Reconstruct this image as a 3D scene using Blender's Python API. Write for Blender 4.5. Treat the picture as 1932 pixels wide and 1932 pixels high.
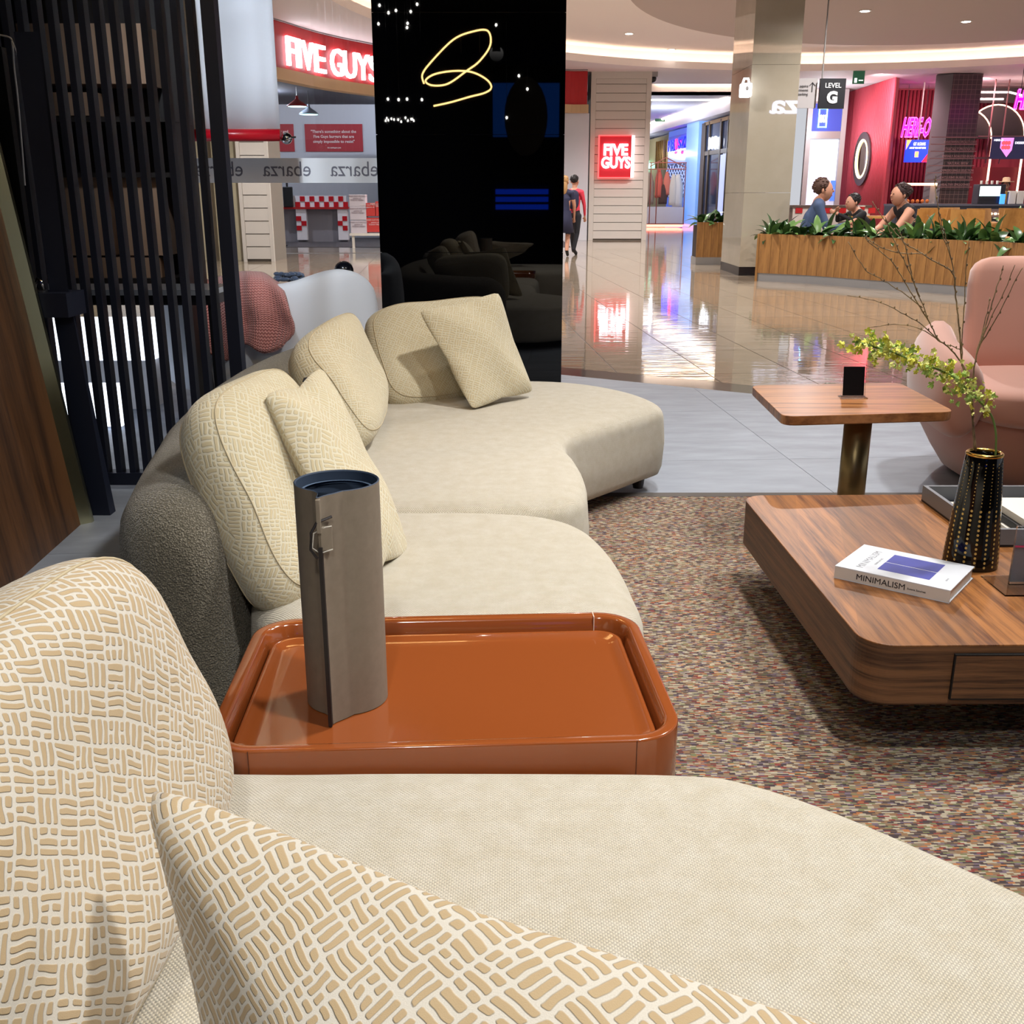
import bpy, bmesh, math, random
from mathutils import Vector, Matrix
random.seed(7)
R = math.radians
for o in list(bpy.data.objects): bpy.data.objects.remove(o)
C = bpy.context.scene.collection
sc = bpy.context.scene

# ---------------------------------------------------------------- camera
FPX = 1930.0; TH = math.atan(596/1930.0); CT, ST, H = math.cos(TH), math.sin(TH), 1.25
cam = bpy.data.cameras.new('camera'); cam.sensor_width = 36; cam.lens = FPX/1932*36; cam.clip_start = .02; cam.clip_end = 200
co = bpy.data.objects.new('camera', cam); C.objects.link(co); co.location = (0, 0, H); co.rotation_euler = (R(90)-TH, 0, 0)
sc.camera = co
def at(u, v, Y=None, z=None):
    xc = (u-966)/FPX; yc = -(v-966)/FPX
    d = Vector((xc, CT+yc*ST, -ST+yc*CT))
    t = (z-H)/d.z if z is not None else Y/d.y
    return Vector((0, 0, H))+d*t
# ---------------------------------------------------------------- world, light, exposure
w = bpy.data.worlds.new('world'); sc.world = w; w.use_nodes = True
w.node_tree.nodes['Background'].inputs[0].default_value = (.82, .84, .9, 1)
w.node_tree.nodes['Background'].inputs[1].default_value = .34
sc.view_settings.view_transform = 'Standard'; sc.view_settings.look = 'None'
sc.view_settings.gamma = 1; sc.view_settings.use_curve_mapping = False
sc.view_settings.exposure = 1.1
def lamp(kind, loc, energy, col=(1, .93, .84), size=.08, to=None, spot=95, blend=.8):
    l = bpy.data.lights.new('lamp_light', kind); l.energy = energy; l.color = col
    if kind == 'SPOT': l.spot_size = R(spot); l.spot_blend = blend; l.shadow_soft_size = size
    elif kind == 'AREA': l.size = size
    else: l.shadow_soft_size = size
    o = bpy.data.objects.new('lamp_light', l); C.objects.link(o); o.location = loc
    if to is not None: o.rotation_euler = (Vector(to)-Vector(loc)).to_track_quat('-Z', 'Y').to_euler()
    return o
STORE_SPOTS = [((1.9, 3.0, 3.0), (1.2, 2.3, .3), 115), ((1.0, .9, 3.0), (.3, 1.0, .4), 105), ((.9, 2.6, 3.0), (-.1, 2.4, .4), 80),
               ((.9, 4.0, 3.0), (-.2, 4.4, .4), 90), ((-1.3, 3.7, 3.1), (-1.45, 6.3, 1.45), 430.5), ((2.4, 5.0, 3.0), (2.3, 4.6, .3), 100),  # the strong cool spot is added to brighten the banner and armchair
               ((1.1, 5.4, 3.0), (1.1, 5.4, 0), 60), ((-.2, -.6, 3.0), (-.3, 1.0, .6), 60)]
for p, t, e in STORE_SPOTS: lamp('SPOT', p, e, (1, .965, .92) if e != 430.5 else (.80, .89, 1), .09, t, 100 if e != 430.5 else 52, 1)
MALL_SPOTS = [(3.0, 10.5), (7.5, 11), (1.0, 15), (5.8, 15.5), (2.5, 21), (7.5, 20.5), (12.5, 21), (4.5, 27), (0.0, 25.5), (11.0, 27.5), (-4.2, 17.5), (-1.5, 21.5)]  # end pair added to lighten the left boarded column
for x, y in MALL_SPOTS: lamp('SPOT', (x, y, 4.55), 350, (1, .95, .93), .06, (x, y, 0), 150, .6)
lamp('POINT', (-6.6, 29, 3.8), 120, (.82, .88, 1), .02); lamp('POINT', (-3.0, 31.2, 3.8), 60, (.82, .88, 1), .02)
lamp('POINT', (5.6, 42, 3.2), 75, (.85, .9, 1), .05); lamp('POINT', (5.2, 52, 3.2), 75, (.85, .9, 1), .05)
lamp('POINT', (9.9, 34.4, 3.4), 60, (.9, .95, 1), .02); lamp('SPOT', (10.4, 31.5, 4.5), 260, (1, .62, .68), .05, (12.2, 34.5, 2), 120); lamp('SPOT', (14, 32.5, 4.5), 260, (1, .5, .55), .05, (14, 36, 2.2), 120)
lamp('POINT', (16.3, 32.6, 4.3), 60, (1, .6, .55), .02)

# ---------------------------------------------------------------- materials
def lin(c):
    c = c/255.0
    return c/12.92 if c <= .04045 else ((c+.055)/1.055)**2.4
def rgb(*c): return (lin(c[0]), lin(c[1]), lin(c[2]), 1)
MATS = {}
class N:
    def __init__(s, m): s.m = m; s.t = m.node_tree; s.b = s.t.nodes['Principled BSDF']
    def n(s, kind, **kw):
        x = s.t.nodes.new(kind)
        for k, v in kw.items():
            if k.startswith('i_'): x.inputs[int(k[2:])].default_value = v
            else: setattr(x, k, v)
        return x
    def l(s, a, b): s.t.links.new(a, b)
    def math(s, op, a, b=None, c=None):
        x = s.t.nodes.new('ShaderNodeMath'); x.operation = op
        for i, q in enumerate((a, b, c)):
            if q is None: continue
            if isinstance(q, (int, float)): x.inputs[i].default_value = q
            else: s.l(q, x.inputs[i])
        return x.outputs[0]
    def mix(s, f, a, b):
        x = s.t.nodes.new('ShaderNodeMix'); x.data_type = 'RGBA'
        for q, i in ((f, 0), (a, 6), (b, 7)):
            if isinstance(q, (int, float, tuple)): x.inputs[i].default_value = q
            else: s.l(q, x.inputs[i])
        return x.outputs[2]
    def ramp(s, f, stops, interp='LINEAR'):
        x = s.t.nodes.new('ShaderNodeValToRGB'); x.color_ramp.interpolation = interp
        e = x.color_ramp.elements
        while len(e) < len(stops): e.new(.5)
        for i, (p, c) in enumerate(stops): e[i].position = p; e[i].color = c
        s.l(f, x.inputs[0]); return x.outputs[0]
    def coord(s, kind='Object', scale=(1, 1, 1), rot=(0, 0, 0)):
        tc = s.n('ShaderNodeTexCoord'); mp = s.n('ShaderNodeMapping')
        mp.inputs['Scale'].default_value = scale; mp.inputs['Rotation'].default_value = rot
        s.l(tc.outputs[kind], mp.inputs[0]); return mp.outputs[0]
    def noise(s, vec, scale, detail=3, rough=.5):
        x = s.n('ShaderNodeTexNoise'); x.inputs['Scale'].default_value = scale; x.inputs['Detail'].default_value = detail; x.inputs['Roughness'].default_value = rough
        s.l(vec, x.inputs['Vector']); return x.outputs['Fac']
    def bump(s, h, dist=.002, strength=1):
        x = s.n('ShaderNodeBump'); x.inputs['Distance'].default_value = dist; x.inputs['Strength'].default_value = strength
        s.l(h, x.inputs['Height']); s.l(x.outputs[0], s.b.inputs['Normal'])
    def col(s, c): s.l(c, s.b.inputs['Base Color'])
def mat(name, c=(128, 128, 128), rough=.6, metal=0, emit=0, ecol=None, coat=0, trans=0, ior=1.45, spec=.5, sheen=0):
    if name in MATS: return MATS[name]
    m = bpy.data.materials.new(name); m.use_nodes = True; b = m.node_tree.nodes['Principled BSDF']
    b.inputs['Base Color'].default_value = rgb(*c); b.inputs['Roughness'].default_value = rough; b.inputs['Metallic'].default_value = metal
    b.inputs['Specular IOR Level'].default_value = spec; b.inputs['IOR'].default_value = ior
    b.inputs['Transmission Weight'].default_value = trans; b.inputs['Coat Weight'].default_value = coat; b.inputs['Coat Roughness'].default_value = .03
    b.inputs['Sheen Weight'].default_value = sheen
    if emit: b.inputs['Emission Color'].default_value = rgb(*(ecol or c)); b.inputs['Emission Strength'].default_value = emit
    MATS[name] = m; return m
def M_(name, **k): m = mat(name, **k); return m, N(m)

def fabric_pattern(name, ground, dash, s=.03, dist=.1):
    m, n = M_(name, c=ground, rough=.85, sheen=.25)
    uv = n.coord('UV', (1/s, 1/s, 1), (0, 0, R(38)))
    nz = n.n('ShaderNodeTexNoise'); nz.inputs['Scale'].default_value = .9; nz.inputs['Detail'].default_value = 1.5; n.l(uv, nz.inputs['Vector'])
    sub = n.n('ShaderNodeVectorMath', operation='SUBTRACT'); n.l(nz.outputs['Color'], sub.inputs[0]); sub.inputs[1].default_value = (.5, .5, .5)
    sca = n.n('ShaderNodeVectorMath', operation='SCALE'); n.l(sub.outputs[0], sca.inputs[0]); sca.inputs['Scale'].default_value = .38
    add = n.n('ShaderNodeVectorMath', operation='ADD'); n.l(uv, add.inputs[0]); n.l(sca.outputs[0], add.inputs[1])
    sp = n.n('ShaderNodeSeparateXYZ'); n.l(add.outputs[0], sp.inputs[0]); x, y = sp.outputs[0], sp.outputs[1]
    fx, fy = n.math('FLOOR', x), n.math('FLOOR', y); rx, ry = n.math('SUBTRACT', x, fx), n.math('SUBTRACT', y, fy)
    ch = n.math('MODULO', n.math('ABSOLUTE', n.math('ADD', fx, fy)), 2)
    cb = n.n('ShaderNodeCombineXYZ'); n.l(fx, cb.inputs[0]); n.l(fy, cb.inputs[1])
    wn = n.n('ShaderNodeTexWhiteNoise', noise_dimensions='3D'); n.l(cb.outputs[0], wn.inputs[0])
    flip = n.math('GREATER_THAN', wn.outputs[0], .8)
    sel = n.math('ABSOLUTE', n.math('SUBTRACT', ch, flip)); sel = n.math('GREATER_THAN', sel, .5)
    d = n.math('SUBTRACT', ry, rx)
    a = n.math('ADD', rx, n.math('MULTIPLY', sel, d)); b = n.math('SUBTRACT', ry, n.math('MULTIPLY', sel, d))
    b3 = n.math('MULTIPLY', b, 3); fb = n.math('FLOOR', b3); b3 = n.math('SUBTRACT', n.math('FRACT', b3), .5)
    cb2 = n.n('ShaderNodeCombineXYZ'); n.l(fx, cb2.inputs[0]); n.l(fy, cb2.inputs[1]); n.l(n.math('ADD', fb, 3), cb2.inputs[2])
    wn2 = n.n('ShaderNodeTexWhiteNoise', noise_dimensions='3D'); n.l(cb2.outputs[0], wn2.inputs[0])
    split = n.math('GREATER_THAN', wn2.outputs[0], .68)
    al = n.math('SUBTRACT', a, .5)                                   # long dash
    a2 = n.math('MULTIPLY', n.math('SUBTRACT', n.math('FRACT', n.math('MULTIPLY', a, 2)), .5), .5)
    hl = n.math('SUBTRACT', .5, n.math('MULTIPLY', split, .25))
    ax = n.math('ADD', n.math('MULTIPLY', al, n.math('SUBTRACT', 1, split)), n.math('MULTIPLY', a2, split))
    by = n.math('MULTIPLY', b3, .3333)
    rr = .08
    qx = n.math('MAXIMUM', n.math('SUBTRACT', n.math('ABSOLUTE', ax), n.math('SUBTRACT', hl, rr+.065)), 0)
    qy = n.math('MAXIMUM', n.math('SUBTRACT', n.math('ABSOLUTE', by), .1667-rr-.052), 0)
    dd = n.math('SQRT', n.math('ADD', n.math('MULTIPLY', qx, qx), n.math('MULTIPLY', qy, qy)))
    mr = n.n('ShaderNodeMapRange', interpolation_type='SMOOTHSTEP'); n.l(dd, mr.inputs[0])
    mr.inputs[1].default_value = rr+.012; mr.inputs[2].default_value = rr-.03; mask = mr.outputs[0]
    fine = n.noise(n.coord('UV'), 900, 2)
    big = n.noise(n.coord('UV'), 14, 3)
    dc = n.mix(n.math('MULTIPLY', big, .8), rgb(*dash), rgb(dash[0]+26, dash[1]+26, dash[2]+26))
    gc = n.mix(fine, rgb(ground[0]-12, ground[1]-12, ground[2]-14), rgb(min(ground[0]+12, 255), ground[1]+12, ground[2]+12))
    n.col(n.mix(mask, gc, dc))
    h = n.math('ADD', n.math('MULTIPLY', mask, 1), n.math('MULTIPLY', fine, .22))
    n.bump(h, .0013, .8)
    return m
FAB = fabric_pattern('cushion_fabric', (204, 198, 186), (170, 147, 111))
FAB2 = fabric_pattern('cushion_fabric_far', (206, 199, 176), (184, 170, 136))
# seat weave
m, n = M_('seat_weave', c=(214, 205, 182), rough=.85, sheen=.3)
uv = n.coord('UV', (1, 1, 1)); sp = n.n('ShaderNodeSeparateXYZ'); n.l(uv, sp.inputs[0])
k = 2*math.pi/.0062
row = n.math('FLOOR', n.math('MULTIPLY', sp.outputs[1], 2/.0062))
sx = n.math('SINE', n.math('ADD', n.math('MULTIPLY', sp.outputs[0], k), n.math('MULTIPLY', row, math.pi)))
sy = n.math('SINE', n.math('MULTIPLY', sp.outputs[1], k*2))
hh = n.math('MULTIPLY', n.math('ADD', sx, 1), n.math('ADD', n.math('ABSOLUTE', sy), .2))
patch = n.noise(n.coord('UV'), 20, 6, .7)
pr = n.ramp(patch, [(.36, rgb(224, 214, 192)), (.70, rgb(240, 233, 218))])
n.col(n.mix(n.math('MULTIPLY', hh, .4), n.mix(.35, pr, rgb(176, 164, 134)), pr)); n.bump(hh, .0016, .8); SEAT = m
# boucle
m, n = M_('grey_boucle', c=(112, 106, 92), rough=.95, sheen=.3)
vo = n.n('ShaderNodeTexVoronoi'); vo.inputs['Scale'].default_value = 240; n.l(n.coord('Object'), vo.inputs['Vector'])
nz = n.noise(n.coord('Object'), 220, 2); hgt = n.math('ADD', n.math('MULTIPLY', vo.outputs[0], -1), nz)
n.col(n.ramp(hgt, [(.0, rgb(96, 90, 76)), (.45, rgb(150, 142, 124)), (.7, rgb(182, 174, 154))])); n.bump(hgt, .004, .9); BOUCLE = m
# rug
m, n = M_('woven_rug', c=(120, 100, 90), rough=.95)
uv = n.coord('Object', (1, 1, 1)); w1 = n.noise(uv, 3, 2); sp = n.n('ShaderNodeSeparateXYZ'); n.l(uv, sp.inputs[0])
yy = n.math('FLOOR', n.math('MULTIPLY', n.math('ADD', sp.outputs[1], n.math('MULTIPLY', w1, .01)), 230))
cbr = n.n('ShaderNodeCombineXYZ'); n.l(yy, cbr.inputs[0]); wr = n.n('ShaderNodeTexWhiteNoise', noise_dimensions='3D'); n.l(cbr.outputs[0], wr.inputs[0])
xx = n.math('FLOOR', n.math('ADD', n.math('MULTIPLY', sp.outputs[0], 75), n.math('MULTIPLY', wr.outputs[0], 17)))
cbb = n.n('ShaderNodeCombineXYZ'); n.l(xx, cbb.inputs[0]); n.l(yy, cbb.inputs[1])
wc = n.n('ShaderNodeTexWhiteNoise', noise_dimensions='3D'); n.l(cbb.outputs[0], wc.inputs[0])
rowtone = n.noise(n.coord('Object', (1.2, 38, 1)), 1.0, 3, .7)
pal = n.ramp(wc.outputs[0], [(0, rgb(66, 54, 60)), (.16, rgb(146, 126, 104)), (.3, rgb(190, 178, 156)), (.42, rgb(122, 106, 122)), (.52, rgb(150, 116, 84)),
       (.64, rgb(98, 80, 72)), (.72, rgb(142, 58, 54)), (.78, rgb(196, 184, 158)), (.88, rgb(128, 132, 92)), (.95, rgb(190, 120, 70))], 'CONSTANT')
n.col(n.mix(rowtone, n.mix(.35, pal, rgb(104, 88, 80)), pal))
fr = n.math('ABSOLUTE', n.math('SUBTRACT', n.math('FRACT', n.math('MULTIPLY', sp.outputs[1], 230)), .5))
n.bump(n.math('SUBTRACT', wc.outputs[0], n.math('MULTIPLY', fr, 2)), .003, .8); RUG = m
def wood(name, a, b, scale=(1, 1, 1), rot=(0, 0, 0), rough=.35, coord='Object', coat=0, planks=None):
    m, n = M_(name, c=a, rough=rough, coat=coat)
    v = n.coord(coord, scale, rot); g = n.noise(v, 1, 5, .6); g2 = n.noise(v, 6, 3, .6)
    f = n.math('ADD', n.math('MULTIPLY', g, .75), n.math('MULTIPLY', g2, .3))
    c = n.ramp(f, [(.40, rgb(*b)), (.62, rgb(*a))])
    if planks:
        sp = n.n('ShaderNodeSeparateXYZ'); n.l(n.coord(coord, (1, 1, 1), rot), sp.inputs[0])
        wn = n.n('ShaderNodeTexWhiteNoise', noise_dimensions='1D'); n.l(n.math('FLOOR', n.math('MULTIPLY', sp.outputs[0], planks)), wn.inputs[1])
        c = n.mix(n.math('MULTIPLY', wn.outputs[0], .5), c, rgb(*[int(q*.62) for q in a]))
    n.col(c); n.bump(g2, .0004, .5); return m
WALNUT = wood('walnut_top', (160, 104, 54), (86, 48, 24), (34, 1.6, 8), (0, 0, R(14)), .42, planks=8)
WALSIDE = wood('walnut_side', (116, 80, 52), (62, 40, 27), (2, 2, 60), rough=.45)
WALX = wood('walnut_side_table', (178, 120, 72), (112, 68, 38), (1.6, 34, 8), (0, 0, R(-3)), .3)
OAK = wood('oak_plank', (156, 112, 60), (120, 82, 42), (14, 14, 1.2), rough=.5)
DKWOOD = wood('dark_wood_panel', (92, 60, 34), (54, 34, 20), (3, 12, 1.0), rough=.5)
PLY = wood('plywood', (190, 138, 72), (164, 114, 56), (4, 4, 2), rough=.5)
LACQ = mat('terracotta_lacquer', c=(144, 75, 35), rough=.16, coat=.7)
# floors
def stone(name, a, b, rough, scale, bump=0, streak=(1, 1, 1), ior=1.5):
    m, n = M_(name, c=a, rough=rough)
    v = n.coord('Object', streak); f = n.noise(v, scale, 5, .6)
    oi = n.n('ShaderNodeObjectInfo'); c = n.ramp(f, [(.3, rgb(*b)), (.7, rgb(*a))])
    n.col(n.mix(n.math('MULTIPLY', oi.outputs['Random'], .3), c, rgb(*b)))
    n.b.inputs['IOR'].default_value = ior
    if bump: n.bump(n.noise(n.coord('Object', (1.5, 9, 1)), 1.1, 2), bump, 1)
    return m
STONE = stone('store_tile_stone', (144, 152, 164), (120, 127, 138), .55, 2.6, 0, (1, 3, 1))
MARB = stone('mall_tile_marble', (168, 154, 136), (138, 122, 102), .035, 2.0, .0012, (1, 4, 1), 1.75)
REFBAND = stone('header_reflection_band', (92, 86, 82), (76, 72, 70), .08, 2.0)
JOINT = mat('floor_joint', c=(84, 78, 72), rough=.5)
WHITE = mat('white_paint', c=(226, 220, 210), rough=.6); CREAM = mat('cream_ceiling', c=(240, 230, 226), rough=.8)
TAUPE = mat('taupe_ceiling', c=(184, 168, 162), rough=.8); SOFF = mat('soffit_paint', c=(222, 212, 214), rough=.7)
BLACK = mat('black_frame', c=(18, 20, 26), rough=.45); GLOSSB = mat('black_gloss_glass', c=(3, 3, 4), rough=.015, ior=1.5)
DKCEIL = mat('dark_ceiling_paint', c=(14, 14, 15), rough=.9); BRASS = mat('bronze_metal', c=(142, 124, 88), rough=.35, metal=.85)
GOLD = mat('gold', c=(212, 168, 84), rough=.22, metal=1); CHROME = mat('chrome', c=(210, 212, 215), rough=.06, metal=1)
GLASS = mat('clear_glass', c=(250, 252, 252), rough=0, trans=1, ior=1.45); ACRYL = mat('acrylic', c=(248, 250, 252), rough=.02, trans=1, ior=1.3)
PINK = mat('pink_velvet', c=(206, 150, 132), rough=.75, sheen=.6); PALEB = mat('pale_blue_velvet', c=(228, 233, 240), rough=.75, sheen=.4)
RED = mat('red_paint', c=(178, 30, 34), rough=.45); REDG = mat('red_gloss', c=(188, 20, 36), rough=.3)
GLOW = mat('white_sign_glow', c=(255, 255, 255), emit=2.6, ecol=(240, 246, 255)); WARM = mat('warm_led', c=(255, 230, 190), emit=7, ecol=(255, 232, 206))
LAMPW = mat('downlight_glow', c=(255, 250, 240), emit=12); LINEL = mat('linear_lamp_glow', c=(255, 255, 255), emit=3)
SIDING = mat('cream_siding', c=(200, 193, 184), rough=.6); SIDD = mat('siding_groove', c=(120, 112, 102), rough=.8)
GREYM = mat('brushed_steel', c=(150, 148, 146), rough=.4, metal=.5)

# ---------------------------------------------------------------- mesh helpers
class MB:
    def __init__(s): s.v = []; s.f = []; s.uv = {}
    def add(s, vs, fs): o = len(s.v); s.v += [Vector(v) for v in vs]; s.f += [tuple(i+o for i in f) for f in fs]; return o
    def box(s, x0, y0, z0, x1, y1, z1, rot=0, piv=None):
        vs = [Vector((x, y, z)) for z in (z0, z1) for y in (y0, y1) for x in (x0, x1)]
        if rot:
            p = Vector(piv if piv else ((x0+x1)/2, (y0+y1)/2, 0)); m = Matrix.Rotation(rot, 3, 'Z'); vs = [m@(v-p)+p for v in vs]
        s.add(vs, [(0, 2, 3, 1), (4, 5, 7, 6), (0, 1, 5, 4), (1, 3, 7, 5), (3, 2, 6, 7), (2, 0, 4, 6)]); return s
    def obox(s, c, ax, ay, az):                                       # centre + half axis vectors
        c, ax, ay, az = map(Vector, (c, ax, ay, az))
        vs = [c+ax*i+ay*j+az*k for k in (-1, 1) for j in (-1, 1) for i in (-1, 1)]
        s.add(vs, [(0, 2, 3, 1), (4, 5, 7, 6), (0, 1, 5, 4), (1, 3, 7, 5), (3, 2, 6, 7), (2, 0, 4, 6)]); return s
    def prism(s, poly, z0, z1):
        k = len(poly); s.add([(p[0], p[1], z0) for p in poly]+[(p[0], p[1], z1) for p in poly],
            [tuple(range(k))[::-1], tuple(range(k, 2*k))]+[(i, (i+1) % k, k+(i+1) % k, k+i) for i in range(k)]); return s
    def rings(s, rs, cap0=True, cap1=True, closed=True):
        k = len(rs[0]); o = s.add([p for r in rs for p in r], [])
        for a in range(len(rs)-1):
            for i in range(k if closed else k-1):
                j = (i+1) % k; s.f.append((o+a*k+i, o+a*k+j, o+(a+1)*k+j, o+(a+1)*k+i))
        if cap0: s.f.append(tuple(o+i for i in range(k))[::-1])
        if cap1: s.f.append(tuple(o+(len(rs)-1)*k+i for i in range(k)))
        return s
    def lathe(s, prof, c=(0, 0, 0), n=32, cap0=True, cap1=True):
        return s.rings([[(c[0]+r*math.cos(2*math.pi*i/n), c[1]+r*math.sin(2*math.pi*i/n), c[2]+z) for i in range(n)] for r, z in prof], cap0, cap1)
    def tube(s, pts, rad, n=8):
        pts = [Vector(p) for p in pts]; rs = []; ref = Vector((0, 0, 1))
        for i, p in enumerate(pts):
            t = (pts[min(i+1, len(pts)-1)]-pts[max(i-1, 0)]).normalized()
            if abs(t.dot(ref)) > .97: ref = Vector((0, 1, 0))
            a = t.cross(ref).normalized(); b = t.cross(a).normalized(); ref = -b if False else ref
            r = rad[i] if isinstance(rad, (list, tuple)) else rad
            rs.append([p+(a*math.cos(2*math.pi*q/n)+b*math.sin(2*math.pi*q/n))*r for q in range(n)])
        return s.rings(rs)
    def ellipsoid(s, c, r, n=16, m=10, e=1.0, fn=None):
        rs = []
        def pw(x): return math.copysign(abs(x)**e, x)
        for j in range(m+1):
            ph = -math.pi/2+math.pi*j/m; ph = max(min(ph, math.pi/2-.02), -math.pi/2+.02)
            ring = []
            for i in range(n):
                t = 2*math.pi*i/n; p = Vector((pw(math.cos(ph))*pw(math.cos(t))*r[0], pw(math.cos(ph))*pw(math.sin(t))*r[1], pw(math.sin(ph))*r[2]))
                if fn: p = fn(p)
                ring.append(p+Vector(c))
            rs.append(ring)
        return s.rings(rs)
    def build(s, name, m, parent=None, smooth=False, bevel=0, sub=0, uv=None, kind=None, boxuv=False, loc=None):
        me = bpy.data.meshes.new(name); me.from_pydata([tuple(v) for v in s.v], [], s.f); me.update()
        bm = bmesh.new(); bm.from_mesh(me); bmesh.ops.recalc_face_normals(bm, faces=bm.faces)
        if uv is not None:
            L = bm.loops.layers.uv.new('UVMap'); bm.verts.ensure_lookup_table()
            for f in bm.faces:
                for lp in f.loops: lp[L].uv = uv[lp.vert.index]
        if boxuv:
            L = bm.loops.layers.uv.new('UVMap')
            for f in bm.faces:
                f.normal_update(); a = f.normal
                for lp in f.loops:
                    p = lp.vert.co
                    lp[L].uv = (p.x, p.y) if abs(a.z) > .55 else (p.x*.75+p.y*.75, p.z)
        bm.to_mesh(me); bm.free()
        ms = m if isinstance(m, (list, tuple)) else [m]
        for q in ms: me.materials.append(q)
        if smooth:
            me.polygons.foreach_set('use_smooth', [True]*len(me.polygons))
        o = bpy.data.objects.new(name, me); C.objects.link(o)
        if parent is not None: o.parent = parent; o.matrix_parent_inverse = parent.matrix_basis.inverted()
        if bevel:
            b = o.modifiers.new('bevel', 'BEVEL'); b.width = bevel; b.segments = 3; b.limit_method = 'ANGLE'; b.angle_limit = R(35)
            if not smooth: me.polygons.foreach_set('use_smooth', [True]*len(me.polygons)); wn = o.modifiers.new('wn', 'WEIGHTED_NORMAL')
        if sub: q = o.modifiers.new('sub', 'SUBSURF'); q.levels = sub; q.render_levels = sub
        if kind: o['kind'] = kind
        return o
def tag(o, label, cat, group=None):
    o['label'] = label; o['category'] = cat
    if group: o['group'] = group
    return o
def thing(name, label, cat, loc=(0, 0, 0), group=None):
    o = bpy.data.objects.new(name, None); C.objects.link(o); o.location = loc; o.empty_display_size = .1
    return tag(o, label, cat, group)
def struct(o): o['kind'] = 'structure'; return o
def copy_at(o, M, parent=None):
    c = o.copy(); C.objects.link(c); c.parent = parent
    if parent is not None: c.matrix_parent_inverse = parent.matrix_basis.inverted()
    c.matrix_basis = M; return c
def dup(root, loc, rz=0, label=None, scale=1):
    r = root.copy(); C.objects.link(r); r.location = loc; r.rotation_euler = (0, 0, rz); r.scale = (scale,)*3
    if label: r['label'] = label
    for ch in list(root.children):
        c = ch.copy(); C.objects.link(c); c.parent = r
    return r
def catmull(pts, n=8, closed=True):
    out = []; k = len(pts); P = [Vector(p) for p in pts]
    for i in range(k if closed else k-1):
        p0, p1, p2, p3 = (P[(i-1) % k], P[i], P[(i+1) % k], P[(i+2) % k]) if closed else (P[max(i-1, 0)], P[i], P[i+1], P[min(i+2, k-1)])
        for q in range(n):
            t = q/n; out.append(.5*((2*p1)+(-p0+p2)*t+(2*p0-5*p1+4*p2-p3)*t*t+(-p0+3*p1-3*p2+p3)*t**3))
    if not closed: out.append(P[-1])
    return out
def rrect(x0, y0, x1, y1, r, n=8, rot=0):
    pts = []
    for cx, cy, a in ((x1-r, y0+r, -90), (x1-r, y1-r, 0), (x0+r, y1-r, 90), (x0+r, y0+r, 180)):
        for i in range(n+1): t = R(a+90*i/n); pts.append(Vector((cx+r*math.cos(t), cy+r*math.sin(t))))
    if rot:
        c = Vector(((x0+x1)/2, (y0+y1)/2)); m = Matrix.Rotation(rot, 2); pts = [m@(p-c)+c for p in pts]
    return pts
def text(body, name, m, size, origin, ex, ey, depth=.002, parent=None, mirror=False, bold=0, align='LEFT', width=None, spacing=1):
    cu = bpy.data.curves.new('t', 'FONT'); cu.body = body; cu.size = size; cu.extrude = depth; cu.offset = bold; cu.align_x = align; cu.space_character = spacing; cu.resolution_u = 3
    to = bpy.data.objects.new('t', cu); C.objects.link(to); bpy.context.view_layer.update()
    me = bpy.data.meshes.new_from_object(to.evaluated_get(bpy.context.evaluated_depsgraph_get())); bpy.data.objects.remove(to)
    xs = [v.co.x for v in me.vertices]; W = max(xs)-min(xs); x0 = min(xs); k = (width/W) if width else 1
    ex, ey, o = Vector(ex).normalized(), Vector(ey).normalized(), Vector(origin); ez = ex.cross(ey)
    for v in me.vertices:
        x = (v.co.x-x0)*k if width else v.co.x
        if mirror: x = (W*k if width else 0)-x
        v.co = o+ex*x+ey*v.co.y+ez*v.co.z
    me.materials.clear(); me.materials.append(m); ob = bpy.data.objects.new(name, me); C.objects.link(ob)
    if parent is not None: ob.parent = parent; ob.matrix_parent_inverse = parent.matrix_basis.inverted()
    return ob
def clip(poly, n, c):                                                # keep n.p <= c
    out = []
    for i in range(len(poly)):
        a, b = poly[i], poly[(i+1) % len(poly)]; da, db = n.dot(a)-c, n.dot(b)-c
        if da <= 0: out.append(a)
        if (da < 0 < db) or (db < 0 < da): out.append(a+(b-a)*(da/(da-db)))
    return out

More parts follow.
